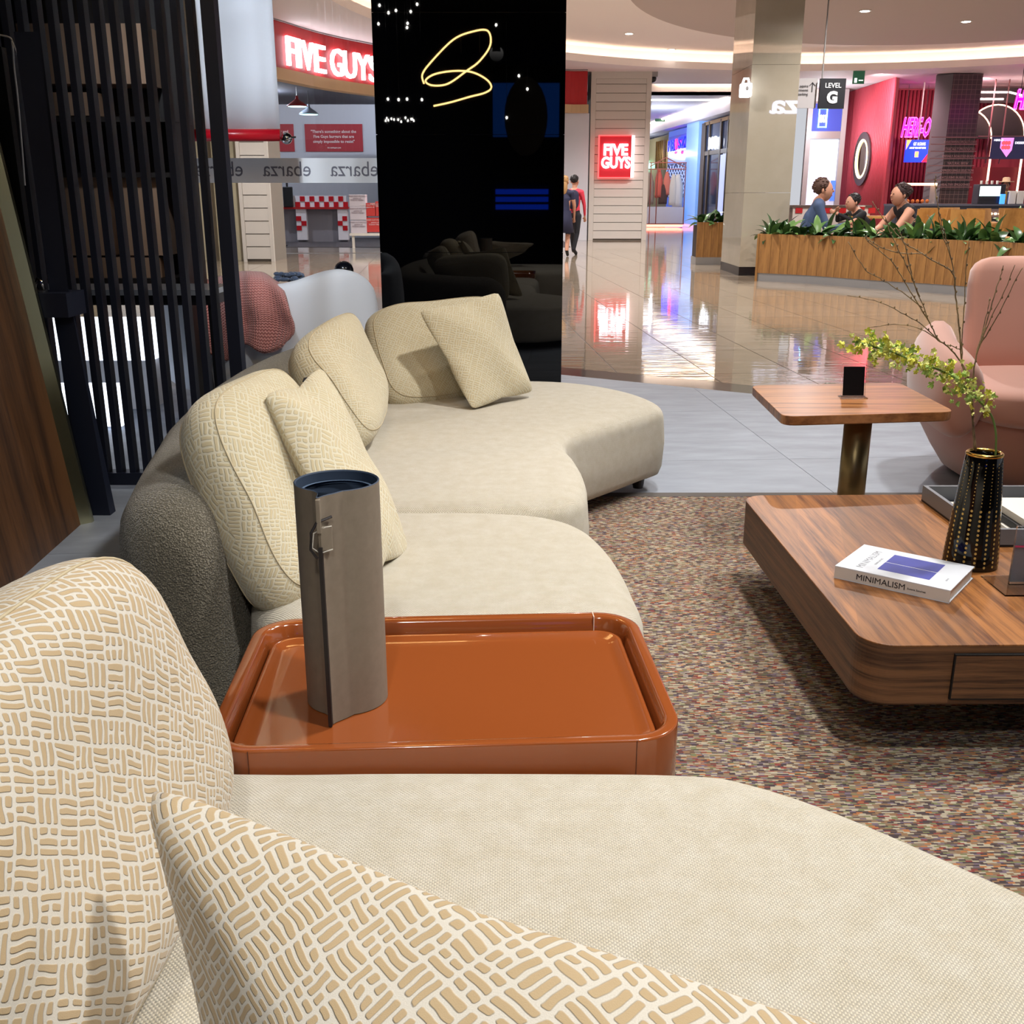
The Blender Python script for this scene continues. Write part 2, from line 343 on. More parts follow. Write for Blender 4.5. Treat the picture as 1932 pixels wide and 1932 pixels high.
# ================================================================ SETTING
# boundary between store and mall
BA, BB = Vector((.365, 7.455)), Vector((1.436, 6.795)); bd = (BB-BA).normalized(); BN = Vector((-bd.y, bd.x));
if BN.y < 0: BN = -BN
BC = BN.dot(BA)
fl = struct(MB().box(-14, -4, -.06, 22, 70, -.004).build('floor', JOINT))
ang = R(4.0); E1 = Vector((math.cos(ang), math.sin(ang))); E2 = Vector((-math.sin(ang), math.cos(ang)))
def infrustum(p, m=120):
    d = Vector((p.x, p.y, 0))-Vector((0, 0, H)); zc = d.y*CT-d.z*ST
    if zc < .2: return False
    u = 966+FPX*d.x/zc; v = 966-FPX*(d.y*ST+d.z*CT)/zc
    return -m < u < 1932+m and -m < v < 1932+m
def tiles(o0, sx, sy, g, m, ymax, halves, full=None):
    base = MB().box(-sx/2+g, -sy/2+g, -.01, sx/2-g, sy/2-g, 0).build('tile', m, fl); cnt = 0; used = False
    for i in range(-26, 30):
        for j in range(-26, 30):
            c = o0+E1*(i*sx)+E2*(j*sy)
            cs = [c+E1*a*(sx/2-g)+E2*b*(sy/2-g) for a, b in ((-1, -1), (1, -1), (1, 1), (-1, 1))]
            if c.y > ymax or not (infrustum(c) or any(infrustum(q, 20) for q in cs)): continue
            p = cs
            for nn, cc in halves: p = clip(p, nn, cc) if p else p
            if len(p) < 3: continue
            if all(nn.dot(q) <= cc+1e-6 for nn, cc in halves for q in cs):
                M = Matrix.Translation((c.x, c.y, 0))@Matrix.Rotation(ang, 4, 'Z')
                if not used: base.matrix_basis = M; used = True
                else: copy_at(base, M, fl)
            else: MB().prism([tuple(q) for q in p], -.01, 0).build('tile', m, fl)
l4 = at(1575, 931, z=0); yj = at(1478, 866, z=0)
o0 = Vector((l4.x, l4.y))+E2*((Vector((yj.x, yj.y))-Vector((l4.x, l4.y))).dot(E2))
tiles(o0+E1*.6+E2*.6, 1.2, 1.2, .0012, STONE, 9, [(BN, BC)])
l2 = at(1349, 714, z=0); yj = at(1300, 661, z=0)
o1 = Vector((l2.x, l2.y)); o1 = o1+E2*((Vector((yj.x, yj.y))-o1).dot(E2))
tiles(o1+E1*.33+E2*.6, .66, 1.2, .004, MARB, 24, [(-BN, -(BC+.3))])
struct(MB().box(-14, 24.4, -.01, 22, 70, -.002).build('floor', MARB))
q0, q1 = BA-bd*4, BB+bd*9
struct(MB().prism([tuple(q0), tuple(q1), tuple(q1+BN*.296), tuple(q0+BN*.296)], -.01, .0).build('trim_1', REFBAND))  # dark band painted in for the header's reflection on the floor
# store shell, all above or behind the view
struct(MB().box(-5, -4, 3.25, 12, 7.2, 3.35).build('ceiling', DKCEIL))
struct(MB().box(-5, -4.1, 0, 12, -4, 3.3).build('wall_back', DKCEIL))
struct(MB().box(-5.1, -4, 0, -5, 7.0, 3.3).build('wall_left', DKCEIL))
HD = struct(MB().box(-5, 6.95, 2.9, 12, 7.2, 4.5).build('wall_front', mat('header_grey', c=(60, 60, 62), rough=.5)))
sg = thing('shop_sign', 'lit white shop name on the outside of the dark header, seen mirrored in the pillar', 'sign', (7.5, 7.2, 3.2))
text('ebarza', 'letters', mat('shop_sign_glow', c=(255, 255, 255), emit=5, ecol=(210, 218, 255)), .62, (8.75, 7.24, 3.22), (-1, 0, 0), (0, 0, 1), .02, sg, width=2.35, bold=.012)
# glass shop front
GX0, GX1, GY = -4.2, -.86, 6.88
wn1 = struct(MB().box(-2.55, GY, .02, GX1, GY+.012, 2.88).build('window_1', GLASS)); struct(MB().box(GX0, GY, .02, -2.56, GY+.012, 2.88).build('window_2', GLASS))
band = tag(MB().box(-3.6, GY-.004, 1.331, GX1+.02, GY-.001, 1.481).build('privacy_film_band', mat('frosted_film', c=(244, 246, 248), rough=.6)),
           'pale frosted band on the shop glass with a mirrored shop name repeated', 'window film')
ltm = mat('film_letters', c=(120, 120, 132), rough=.4)
for (u0, u1) in ((624, 714), (497, 587), (369, 459), (240, 330)):
    a, b = at(u0, 333, Y=GY), at(u1, 333, Y=GY)
    text('ebarza', 'lettering', ltm, .13, (a.x, GY-.005, 1.372), (1, 0, 0), (0, 0, 1), .0005, band, mirror=True, width=b.x-a.x)
# black gloss column
col = thing('black_glass_pillar', 'wide black glossy panelled pillar behind the curved sofa', 'pillar', (-.26, 7.1, 0))
zs = [0, .9, 1.62, 2.32, 2.9]
MB().box(-.85, 6.87, 0, .325, 7.3, 2.9).build('core', mat('matt_black', c=(6, 6, 7), rough=.4), col)
for a, b in zip(zs[:-1], zs[1:]): MB().box(-.857, 6.854, a+.0015, .331, 6.868, b-.0015).build('panel', GLOSSB, col)

# ---------------------------------------------------------------- mall ceiling
EC, EA, EB = (8.0, 18.0), 11.4, 13.0
def ell(k, z, n=120, c=EC, a=EA, b=EB): return [(c[0]+a*k*math.cos(2*math.pi*i/n), c[1]+b*k*math.sin(2*math.pi*i/n), z) for i in range(n)]
hi = struct(MB().prism([p[:2] for p in ell(1.06, 0)], 5.05, 5.1).build('ceiling', CREAM))
mb = MB()
outer = []
for p in ell(1, 4.6):
    d = Vector((p[0]-EC[0], p[1]-EC[1])); d.normalize()
    ts = []
    for ax, lo, hi_ in ((0, -16, 24), (1, 7.2, 34.5)):
        if abs(d[ax]) > 1e-6: ts.append(((hi_ if d[ax] > 0 else lo)-EC[ax])/d[ax])
    t = min(x for x in ts if x > 0); outer.append((EC[0]+d.x*t, EC[1]+d.y*t, 4.6))
mb.rings([ell(1, 4.6), outer], False, False)
struct(mb.build('ceiling', SOFF))
mb = MB().rings([ell(1.0, 4.598), ell(1.0, 4.78), ell(1.008, 4.78), ell(1.008, 4.64), ell(1.04, 4.64), ell(1.04, 5.05)], False, False)
struct(mb.build('trim_2', CREAM))
led = MB().rings([[(EC[0]+(EA*1.02+.02*math.cos(q))*math.cos(t), EC[1]+(EB*1.02+.02*math.cos(q))*math.sin(t), 4.68+.02*math.sin(q)) for q in (0, 1.57, 3.14, 4.71)] for t in [2*math.pi*i/120 for i in range(121)]], False, False)
tag(led.build('cove_led_strip', WARM), 'warm light strip hidden in the curved ceiling cove of the atrium', 'light')
mb = MB().rings([ell(1.42, 4.606), ell(1.42, 4.59), ell(1.425, 4.59), ell(1.425, 4.606)], False, False)
ds = struct(MB().prism([p[:2] for p in ell(1, 0, c=(8.7, 18.4), a=6.8, b=8.3)], 4.7, 5.04).build('ceiling', TAUPE))
def downlight(x, y, z, lab, r=.09):
    t = thing('downlight', lab, 'light', (x, y, z), 'recessed ceiling spotlights of the atrium')
    MB().lathe([(r*1.35, 0), (r*1.35, -.012), (r, -.012), (r, 0)], (x, y, z-.001), 20).build('trim_ring', WHITE, t)
    MB().lathe([(r*.95, -.004), (r*.95, -.016)], (x, y, z), 20).build('lamp_face', LAMPW, t)
for u, v, z, lab in ((1632, 20, 4.7, 'small bright spotlight in the dropped oval ceiling, left one'), (1823, 40, 4.7, 'small bright spotlight in the dropped oval ceiling, right one'),
                     (1187, 63, 5.05, 'small spotlight in the cream ceiling above the white boarded column'), (1267, 93, 5.05, 'small spotlight in the cream ceiling just left of the tall polished pillar'),
                     (1553, 106, 5.05, 'small spotlight in the cream ceiling just above the level G sign'), (1882, 98, 5.05, 'small spotlight in the cream ceiling at the far right')):
    p = at(u, v, z=z); downlight(p.x, p.y, z, lab)
# corridor ceilings
struct(MB().box(2.0, 34.5, 5.25, 9.5, 37, 5.3).build('ceiling', CREAM))
struct(MB().box(2.0, 37, 4.5, 9.5, 62, 4.6).build('ceiling', mat('corridor_ceiling', c=(204, 204, 214), rough=.7)))
struct(MB().box(2.0, 37.0, 4.5, 9.5, 37.15, 5.25).build('trim_3', CREAM)); struct(MB().box(2.0, 34.4, 4.6, 9.5, 34.5, 5.25).build('trim_4', CREAM))
tag(MB().box(4.8, 36.9, 4.9, 9.0, 36.995, 4.95).build('recess_led_strip', WARM), 'warm light strip in the ceiling recess above the corridor entrance', 'light')
tag(MB().box(4.5, 38.6, 4.46, 7.6, 38.72, 4.499).build('linear_ceiling_lamp', LINEL), 'long thin white ceiling lamp running across the corridor', 'light')

# ---------------------------------------------------------------- burger shop front (left and behind the pillar)
fasc = [at(300, -20, Y=19.2), (-4.72, 22.3), (-4.1, 24.2), (-3.15, 25.95), (-1.2, 28.8), (.4, 30.1), (1.5, 30.95), (2.12, 31.0)]
fasc = [(p[0], p[1]) for p in [(-5.9, 19.2)]+fasc[1:]]
fc = catmull([(x, y, 0) for x, y in fasc], 6, False)
FR = thing('shop_fascia', 'curved red shop fascia with big white lit letters and a pale timber edge', 'fascia', (-3, 26, 3.5))
def wallstrip(path, z0, z1, th, name, m, parent):
    a = [Vector((p.x, p.y)) for p in path]; b = []
    for i, p in enumerate(a):
        t = (a[min(i+1, len(a)-1)]-a[max(i-1, 0)]).normalized(); b.append(p+Vector((-t.y, t.x))*th)
    mb = MB(); mb.rings([[(p.x, p.y, z0), (p.x, p.y, z1), (q.x, q.y, z1), (q.x, q.y, z0)] for p, q in zip(a, b)]); return mb.build(name, m, parent)
wallstrip(fc, 3.72, 4.59, .15, 'red_panel', RED, FR); wallstrip([p+Vector((.04, -.05, 0)) for p in fc], 3.5, 3.72, .25, 'timber_edge', mat('pale_timber', c=(196, 164, 124), rough=.5), FR)
struct(MB().rings([[(p.x-.02, p.y-.35, 4.585), (p.x-.02, p.y-.29, 4.585), (p.x-.02, p.y-.29, 4.598), (p.x-.02, p.y-.35, 4.598)] for p in fc]).build('trim_5', mat('air_slot', c=(110, 108, 112), rough=.6)))
# letters follow the curved fascia
lets = [('F', 538, 577, 133), ('I', 579, 588, 0), ('V', 590, 609, 0), ('E', 611, 633, 0)]
segs = [(537, 557), (556, 569), (566, 589), (589, 612), (619, 646), (644, 671), (668, 696), (692, 716)]
tops = lambda u: 84+(u-537)*(119-84)/(716-537); bots = lambda u: 136+(u-537)*(169-136)/(716-537)
def fpoint(u, v):
    best = None
    for i in range(len(fc)-1):
        p, q = fc[i], fc[i+1]
        d = at(u, v, Y=10)-Vector((0, 0, H)); dx, dy = d.x, d.y
        ex, ey = q.x-p.x, q.y-p.y; den = dx*ey-dy*ex
        if abs(den) < 1e-9: continue
        t = (p.x*ey-p.y*ex)/den; s_ = (p.x*dy-p.y*dx)/den
        if -.01 <= s_ <= 1.01 and t > 0: return Vector((0, 0, H))+d*t
    return at(u, v, Y=24)
for ch, (u0, u1) in zip('FIVEGUYS', segs):
    um = (u0+u1)/2; a = fpoint(u0, bots(um)); b = fpoint(u1, bots(um)); tp = fpoint(um, tops(um))
    ex = Vector((b.x-a.x, b.y-a.y, 0)); zz = 3.78; hgt = 0.56
    nrm = Vector((ex.y, -ex.x, 0)).normalized()
    w_ = ex.length*.84
    text(ch, 'letter', GLOW, hgt/.7, Vector((a.x, a.y, 3.80))+nrm*.06+ex*.1, ex, (0, 0, 1), .03, FR, width=w_ if ch != 'I' else w_*.62, bold=.003)
# interior
FGW = mat('shop_wall_white', c=(196, 198, 208), rough=.7)
struct(MB().box(-12, 33.2, 0, 2.1, 33.4, 4.4).build('wall_far', FGW)); struct(MB().prism([(p.x-.25, p.y+.5) for p in fc]+[(2.0, 33.2), (-12, 33.2), (-12, 20)], 3.9, 4.0).build('ceiling', mat('shop_dark_ceiling', c=(70, 72, 84), rough=.8)))
struct(MB().box(-8, 27, -.002, 1.5, 33.2, .004).build('floor', mat('shop_dark_floor', c=(72, 68, 72), rough=.5)))
struct(MB().box(-3.9, 31.6, 0, -.2, 31.8, 3.4).build('wall_right', mat('olive_cream_wall', c=(170, 158, 130), rough=.6)))
struct(MB().box(1.50, 31.15, 0, 2.2, 31.3, 3.5).build('wall_side', mat('pale_blue_wall', c=(204, 204, 210), rough=.7)))
def board(u0, u1, v0, v1, Y, name, m, label, cat, texts=(), th=.04, parent=None):
    a, b = at(u0, v1, Y=Y), at(u1, v0, Y=Y)
    o = MB().box(a.x, Y, a.z, b.x, Y+th, b.z).build(name, m, parent)
    if label: tag(o, label, cat)
    for (s_, size, fu, fv, tm) in texts:
        W, Hh = b.x-a.x, b.z-a.z
        text(s_, 'lettering', tm, size, (a.x+W*fu, Y-.012, a.z+Hh*fv), (1, 0, 0), (0, 0, 1), .004, o, align='CENTER', bold=.002)
    return o
LT = mat('pale_lettering', c=(238, 214, 214), rough=.6)
b1 = board(577, 683, 234, 286, 33.155, 'quote_poster', mat('poster_red', c=(170, 44, 54), rough=.6), 'red poster with a white three-line quote on the shop back wall', 'poster',
      [('"There\'s something about the', .115, .5, .68, LT), ('Five Guys burgers that are', .115, .5, .5, LT), ('simply impossible to resist"', .115, .5, .32, LT), ('the washington post', .05, .5, .12, LT)])
b2 = board(450, 553, 234, 286, 33.155, 'quote_poster', mat('poster_red'), 'red poster half hidden behind the white banner, words ending in and', 'poster', [('burger and', .115, .76, .68, LT)])
def pendant(u, v, m, lab, Y=28):
    p = at(u, v, Y=Y); t = thing('pendant_lamp', lab, 'lamp', p)
    MB().lathe([(.26, 0), (.25, .03), (.17, .09), (.09, .14), (.04, .18), (.035, .24), (.01, .26)], p, 28).build('lamp_shade', m, t, smooth=True)
    MB().lathe([(.235, -.005), (.235, .006)], p, 28).build('bulb_disc', mat('pendant_glow', c=(180, 240, 245), emit=1.6), t)
    MB().tube([p+Vector((0, 0, .25)), Vector((p.x, p.y, 3.95))], .008, 6).build('cord', BLACK, t)
pendant(561, 201, REDG, 'red dome pendant lamp inside the burger shop'); pendant(583, 216, mat('grey_enamel', c=(150, 162, 178), rough=.3), 'grey dome pendant lamp just right of the red one', 29)
# counter with check tiles
Y = 30.0
ct = thing('tiled_counter', 'shop counter with a red and white check edge and two check legs', 'counter', (-5.4, Y, 0))
a = at(515, 395, Y=Y); b = at(652, 388, Y=Y)
MB().box(a.x, Y, .90, b.x+.1, Y+.5, .955).build('red_ledge', RED, ct); MB().box(a.x+.4, Y+.1, .955, b.x, Y+.2, 1.26).build('splash_wall', mat('tile_white', c=(232, 228, 236), rough=.4), ct)
rt = MB(); s = .135
for i in range(11): rt.box(a.x+.62+i*s, Y+.085, .96+(.15 if i % 2 else 0), a.x+.62+(i+1)*s, Y+.1, .96+.135+(.15 if i % 2 else 0))
rt.build('red_tiles', REDG, ct, kind='stuff')
for u0, u1, flip in ((560, 579, 0), (638, 656, 1)):
    p, q = at(u0, 440, Y=Y), at(u1, 440, Y=Y); tl_ = MB().box(p.x, Y+.04, .06, q.x, Y+.3, .9).build('tiled_leg', mat('tile_white'), ct)
    rt = MB(); h_ = (q.x-p.x)/2
    for k, zz in enumerate((.58, .45, .32)): x = p.x+(h_ if (k % 2) ^ flip else 0); rt.box(x, Y+.025, zz, x+h_, Y+.04, zz+.13)
    rt.build('red_tiles', REDG, tl_, kind='stuff')
MB().box(a.x-.1, Y+.2, .0, b.x, Y+.5, .9).build('grey_panel', mat('counter_grey', c=(136, 132, 140), rough=.5), ct)
def crate(u0, u1, v0, v1, Y, m, lab, tm, lines):
    p, q = at(u0, v1, Y=Y), at(u1, v0, Y=Y); o = MB().box(p.x, Y, p.z, q.x, Y+.35, q.z).build('cardboard_box', m, bevel=.01); tag(o, lab, 'box')
    for i in range(lines): zz = p.z+(q.z-p.z)*(.8-.16*i); text(('HAND CUT POTATO', 'peanut oil', 'TODAY FRESH')[i % 3], 'print', tm, .05, ((p.x+q.x)/2, Y-.004, zz), (1, 0, 0), (0, 0, 1), .002, o, align='CENTER')
WB = mat('white_carton', c=(208, 200, 208), rough=.7); RB = mat('red_carton', c=(196, 60, 56), rough=.7); GT = mat('grey_print', c=(140, 120, 130)); 
Yb = 26.5
for i, (v0, v1) in enumerate(((367, 390), (390, 415), (416, 440))): crate(659+i*1.5, 689+i*1.5, v0, v1, Yb, WB, 'white printed carton, %s of the pile of three in the burger shop' % ('top', 'middle', 'bottom')[i], GT, 3)
crate(691, 707, 383, 408, Yb, RB, 'small red and white carton left on top of the big red one', LT, 2); crate(709, 724, 380, 408, Yb, RB, 'small red carton touching the black pillar edge', LT, 2)
crate(692, 724, 411, 438, Yb, RB, 'large red carton beside the white carton pile', LT, 3)
t = thing('white_bench', 'low white bench under the printed cartons', 'bench', at(690, 455, Y=Yb)); zt = at(690, 440, Y=Yb).z; xa = at(660, 440, Y=Yb).x
MB().box(xa, Yb-.05, zt-.06, xa+1.3, Yb+.45, zt-.001).build('top', WHITE, t)
for x in (xa+.05, xa+1.2): MB().box(x, Yb, 0, x+.06, Yb+.06, zt-.06).build('leg', WHITE, t)
p = at(543, 388, Y=29.95); o = MB().box(p.x-.12, 29.95, .956, p.x+.14, 30.08, 1.5).build('drinks_dispenser', BLACK, bevel=.02); tag(o, 'black dispenser standing on the left end of the tiled counter', 'dispenser')
MB().tube([(p.x, 30, 1.5), (p.x, 30, 1.62)], .03, 8).build('lid_knob', BLACK, o)
p = at(530, 430, Y=27.5); tag(MB().lathe([(.14, 0), (.14, .03), (.045, .05), (.045, 1.45), (.02, 1.6)], (p.x, 27.5, 0), 14).build('barrier_post', BLACK), 'thin black post standing in front of the tiled counter', 'post')
# boarded columns
def boarded(name, x0, x1, y0, y1, z1, step, label, side=False, frame=.14):
    t = thing(name, label, 'column', ((x0+x1)/2, y0, 0)); MB().box(x0, y0+.03, 0, x1, y1, z1).build('core', SIDD, t)
    for a, b in ((x0, x0+frame), (x1-frame, x1)): MB().box(a, y0-.02, 0, b, y0+.03, z1).build('corner_trim', SIDING, t)
    MB().box(x0+frame, y0-.02, z1-.18, x1-frame, y0+.03, z1).build('top_trim', SIDING, t)
    z = .04; first = None
    while z < z1-.2:
        h = min(step, z1-.18-z)
        bm_ = MB(); g = .012
        xs = (x0+frame+.004, x1-frame-.004)
        bm_.rings([[(x, y0-.012, z+g), (x, y0+.006, z+h-.002), (x, y0+.03, z+h-.002), (x, y0+.03, z+g)] for x in xs])
        bm_.build('siding_board', SIDING, t); z += step
    return t
boarded('boarded_column', 2.24, 3.95, 31.2, 32.6, 4.6, .235, 'tall white boarded column carrying the square red sign')
c2 = boarded('boarded_column', -5.35, -4.73, 21, 22.1, 3.48, .245, 'cream boarded column seen through the glass left of the tiled counter', frame=.07)
struct(MB().box(-9, 21.6, 0, -5.35, 21.9, 3.6).build('wall_left', mat('cream_wall', c=(188, 176, 146), rough=.6)))
struct(MB().box(-6.1, 21.4, 0, -6.0, 21.6, 3.6).build('trim_6', mat('bronze_frame', c=(96, 84, 70), rough=.5)))
# square red sign
sgn = thing('square_lit_sign', 'square red light box with a white two-line shop name on the boarded column', 'sign', (3.05, 31.1, 2.3))
p, q = at(1130, 334, Y=31), at(1192, 257, Y=31)
MB().box(p.x, 31, p.z, q.x, 31.16, q.z).build('sign_face', mat('sign_red', c=(176, 20, 34), emit=.25, ecol=(180, 16, 30)), sgn)
MB().box(q.x, 31.0, p.z-.01, q.x+.09, 31.18, q.z+.02).build('lit_edge', mat('sign_edge', c=(255, 220, 225), emit=1.4), sgn)
fr = MB()
for (x0, z0, x1, z1) in ((p.x-.03, p.z-.03, q.x, p.z), (p.x-.03, q.z, q.x, q.z+.03), (p.x-.03, p.z, p.x, q.z)): fr.box(x0, 30.98, z0, x1, 31.16, z1)
fr.build('rim', mat('sign_rim', c=(255, 90, 90), emit=.7), sgn)
W = q.x-p.x
text('FIVE', 'lettering', GLOW, .42, (p.x+W*.13, 30.97, p.z+.60), (1, 0, 0), (0, 0, 1), .02, sgn, width=W*.76, bold=.014); text('GUYS', 'lettering', GLOW, .42, (p.x+W*.06, 30.97, p.z+.25), (1, 0, 0), (0, 0, 1), .02, sgn, width=W*.92, bold=.014)
# security camera
p = at(1228, 140, Y=31.5); t = thing('security_camera', 'small black dome camera hanging from the ceiling beside the boarded column', 'camera', (p.x, 31.3, 4.5))
MB().ellipsoid((p.x+.02, 31.3, 4.42), (.12, .12, .1), 14, 8).build('dome', BLACK, t, smooth=True); MB().box(p.x-.1, 31.2, 4.47, p.x+.16, 31.4, 4.6).build('bracket', GREYM, t)

# ---------------------------------------------------------------- corridor
WA, WB_ = Vector((6.45, 56.0)), Vector((7.88, 37.4)); wd = (WB_-WA)
def wpt(u, off=0):                                                   # point on the corridor wall line at column u
    d = at(u, 300, Y=10); dx, dy = d.x, d.y; den = dx*wd.y-dy*wd.x; t = (WA.x*wd.y-WA.y*wd.x)/den
    return Vector((dx*t-off, dy*t))
def wpanel(u0, u1, z0, z1, name, m, off=0, th=.1, parent=None):
    a, b = wpt(u0, off), wpt(u1, off); t_ = Vector((th, 0)); mb = MB().prism([tuple(a), tuple(b), tuple(b+t_), tuple(a+t_)], z0, z1); return mb.build(name, m, parent)
struct(wpanel(1214, 1420, 0, 4.6, 'wall_corridor', mat('corridor_wall', c=(170, 168, 180), rough=.4), -.5))
struct(wpanel(1205, 1395, 4.05, 4.5, 'trim_7', mat('cornice', c=(200, 200, 214), rough=.6), .35, .8))
tag(wpanel(1205, 1392, 4.50-.05, 4.50-.01, 'corridor_led_strip', WARM, .5, .04), 'warm light strip along the corridor cornice above the small shops', 'light')
struct(MB().box(1, 60, 0, 8, 60.2, 4.6).build('wall_far', mat('corridor_end', c=(120, 124, 140), rough=.5))); struct(MB().box(3.9, 32.7, 0, 4.05, 60, 4.6).build('wall_left', mat('corridor_left', c=(180, 180, 190), rough=.3)))
s1 = thing('gold_shop_front', 'far shop front with gold fins and a small pale cursive sign', 'shop front', (*wpt(1235), 0))
wpanel(1214, 1257, 0, 3.9, 'front_panel', mat('bronze_glass', c=(150, 136, 100), rough=.2), -.1, .1, s1)
for i in range(5): wpanel(1237+i*3.2, 1238.6+i*3.2, 2.5, 3.7, 'fin', GOLD, .02, .1, s1)
def wtext(s_, u0, u1, z, size, m, par, off=.06):
    a, b = wpt(u0, off), wpt(u1, off); ex = Vector((b.x-a.x, b.y-a.y, 0)); text(s_, 'lettering', m, size, (a.x, a.y, z), ex, (0, 0, 1), .02, par, width=ex.length, bold=.01)
wtext('Javo', 1212, 1229, 2.55, .6, mat('teal_glow', c=(150, 255, 235), emit=2.2), s1)
s2 = thing('blue_shop_front', 'far blue shop front with a lattice window and a blue and red sign', 'shop front', (*wpt(1280), 0))
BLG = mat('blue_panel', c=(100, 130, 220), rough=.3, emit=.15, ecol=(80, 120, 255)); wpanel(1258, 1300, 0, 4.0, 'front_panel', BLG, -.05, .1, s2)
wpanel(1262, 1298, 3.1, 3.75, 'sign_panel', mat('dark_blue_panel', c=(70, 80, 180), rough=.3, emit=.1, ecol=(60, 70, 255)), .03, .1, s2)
NB = mat('neon_blue', c=(10, 20, 255), emit=3); NR = mat('neon_red', c=(255, 20, 70), emit=4)
wtext('HB', 1264, 1276, 3.15, .6, NB, s2, .1); wtext('!', 1277, 1281, 3.0, .85, NR, s2, .1); wtext('SZ', 1283, 1295, 3.2, .6, NB, s2, .1)
wpanel(1262, 1298, 1.2, 2.6, 'window', mat('deep_blue_glass', c=(26, 40, 120), rough=.2), .03, .1, s2)
lat = MB()
for k in range(-9, 10):
    for sgn_ in (1, -1):
        a, b = wpt(1262, .08), wpt(1298, .08); pts = []
        for i in range(13):
            f = i/12; z = 1.9+k*.28+sgn_*(f-.5)*2.0
            if 1.22 < z < 2.58: pts.append((a.x+(b.x-a.x)*f, a.y+(b.y-a.y)*f, z))
        if len(pts) > 1: lat.tube(pts, .018, 4)
lat.build('lattice', mat('pale_lattice', c=(190, 210, 255), emit=.3), s2, kind='stuff')
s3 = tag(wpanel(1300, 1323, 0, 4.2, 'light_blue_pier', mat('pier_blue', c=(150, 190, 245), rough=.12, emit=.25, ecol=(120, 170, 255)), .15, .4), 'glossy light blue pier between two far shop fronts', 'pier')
s4 = thing('bronze_shop_front', 'tall bronze framed glass shop front with a white lit sign behind the planter box', 'shop front', (*wpt(1350), 0))
wpanel(1328, 1392, 0, 3.9, 'dark_glass', mat('dark_blue_glass', c=(54, 68, 96), rough=.08), 0, .1, s4)
for u0, u1 in ((1324, 1331), (1337, 1339), (1358, 1360.5), (1372, 1373.5), (1383, 1385)): wpanel(u0, u1, 0, 3.95, 'mullion', mat('bronze_frame'), .06, .15, s4)
wpanel(1328, 1392, 2.75, 2.9, 'transom', mat('bronze_frame'), .05, .12, s4); wpanel(1328, 1392, 3.85, 3.98, 'header', GOLD, .06, .12, s4)
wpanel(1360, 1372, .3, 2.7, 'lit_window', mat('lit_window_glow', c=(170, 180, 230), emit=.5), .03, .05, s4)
wtext('MO', 1342, 1358, 2.95, .6, GLOW, s4, .12)
p = at(1250, 223, Y=48); o = MB().box(p.x-.32, 48, p.z-.14, p.x+.32, 48.06, p.z+.14).build('exit_sign', mat('exit_green', c=(40, 90, 66), rough=.4, emit=.2)); tag(o, 'small green exit sign hanging in the far corridor', 'sign')
text('←', 'symbol', mat('exit_white', c=(230, 240, 235), emit=.8), .3, (p.x-.1, 47.98, p.z-.1), (1, 0, 0), (0, 0, 1), .003, o)
MB().box(p.x+.1, 47.985, p.z-.09, p.x+.2, 47.998, p.z+.08).build('symbol', mat('exit_white'), o); MB().tube([(p.x, 48.03, p.z+.14), (p.x, 48.03, 4.5)], .01, 6).build('hanger', GREYM, o)
# clothes kiosk
kx0, kx1, ky = at(1213, 426, Y=44).x, at(1290, 426, Y=44).x, 44.0
K = thing('clothes_kiosk', 'white kiosk stand with a copper frame and pinkish lit base full of clothes', 'kiosk', ((kx0+kx1)/2, ky, 0))
COP = mat('copper', c=(190, 110, 90), rough=.3, metal=.8); MB().box(kx0, ky, .16, kx1, ky+1.5, .82).build('plinth', mat('kiosk_white', c=(214, 204, 200), rough=.5), K)
MB().box(kx0+.05, ky-.01, .03, kx1-.05, ky+1.4, .13).build('lit_base', mat('coral_glow', c=(255, 130, 110), emit=2.0), K); MB().box(kx0, ky-.03, .13, kx1, ky+1.5, .17).build('copper_edge', COP, K)
fr = MB()
for x in (kx0+.02, kx0+.25, kx0+.52, kx1-.03): fr.tube([(x, ky, .15), (x, ky, 2.55)], .02, 6)
for z in (2.55, 2.3): fr.tube([(kx0, ky, z), (kx1, ky, z)], .02, 6)
fr.tube([(kx0+.2, ky, 2.4), ((kx0+kx1)/2, ky, 2.75), (kx1, ky, 2.35)], .022, 6); fr.build('copper_frame', COP, K)
def garment(x, w_, z0, z1, c, lab, y=ky+.25):
    mb = MB(); rs = []
    for i in range(9):
        f = i/8; z = z1-(z1-z0)*f; ww = w_*(.35+.65*min(1, f*3)) ; ring = []
        for k in range(14): a_ = 2*math.pi*k/14; ring.append((x+ww*.5*math.cos(a_)*(1+.08*math.sin(5*a_+f*3)), y+.09*math.sin(a_)*(1+.3*math.sin(4*a_)), z+.02*math.sin(3*a_)))
        rs.append(ring)
    mb.rings(rs); o = mb.build('hanging_garment', mat('cloth_%d_%d_%d' % c, c=c, rough=.9), smooth=True); tag(o, lab, 'clothing', 'clothes hanging in the kiosk'); return o
for x, w_, z0, z1, c, lab in ((kx0+.25, .35, .95, 2.15, (150, 128, 106), 'brown shawl hanging at the left end of the kiosk'), (kx0+.62, .3, 1.2, 2.3, (206, 96, 76), 'coral top hanging in the kiosk'),
        (kx0+.95, .28, 1.3, 2.2, (214, 120, 96), 'salmon shirt hanging mid kiosk'), (kx0+.8, .36, .95, 1.7, (84, 60, 50), 'dark brown garment low in the kiosk'),
        (kx0+1.22, .34, .9, 2.1, (214, 200, 180), 'cream long cardigan hanging in the kiosk'), (kx1-.28, .42, .85, 2.1, (222, 210, 194), 'cream blanket hanging at the right end of the kiosk')): garment(x, w_, z0, z1, c, lab)

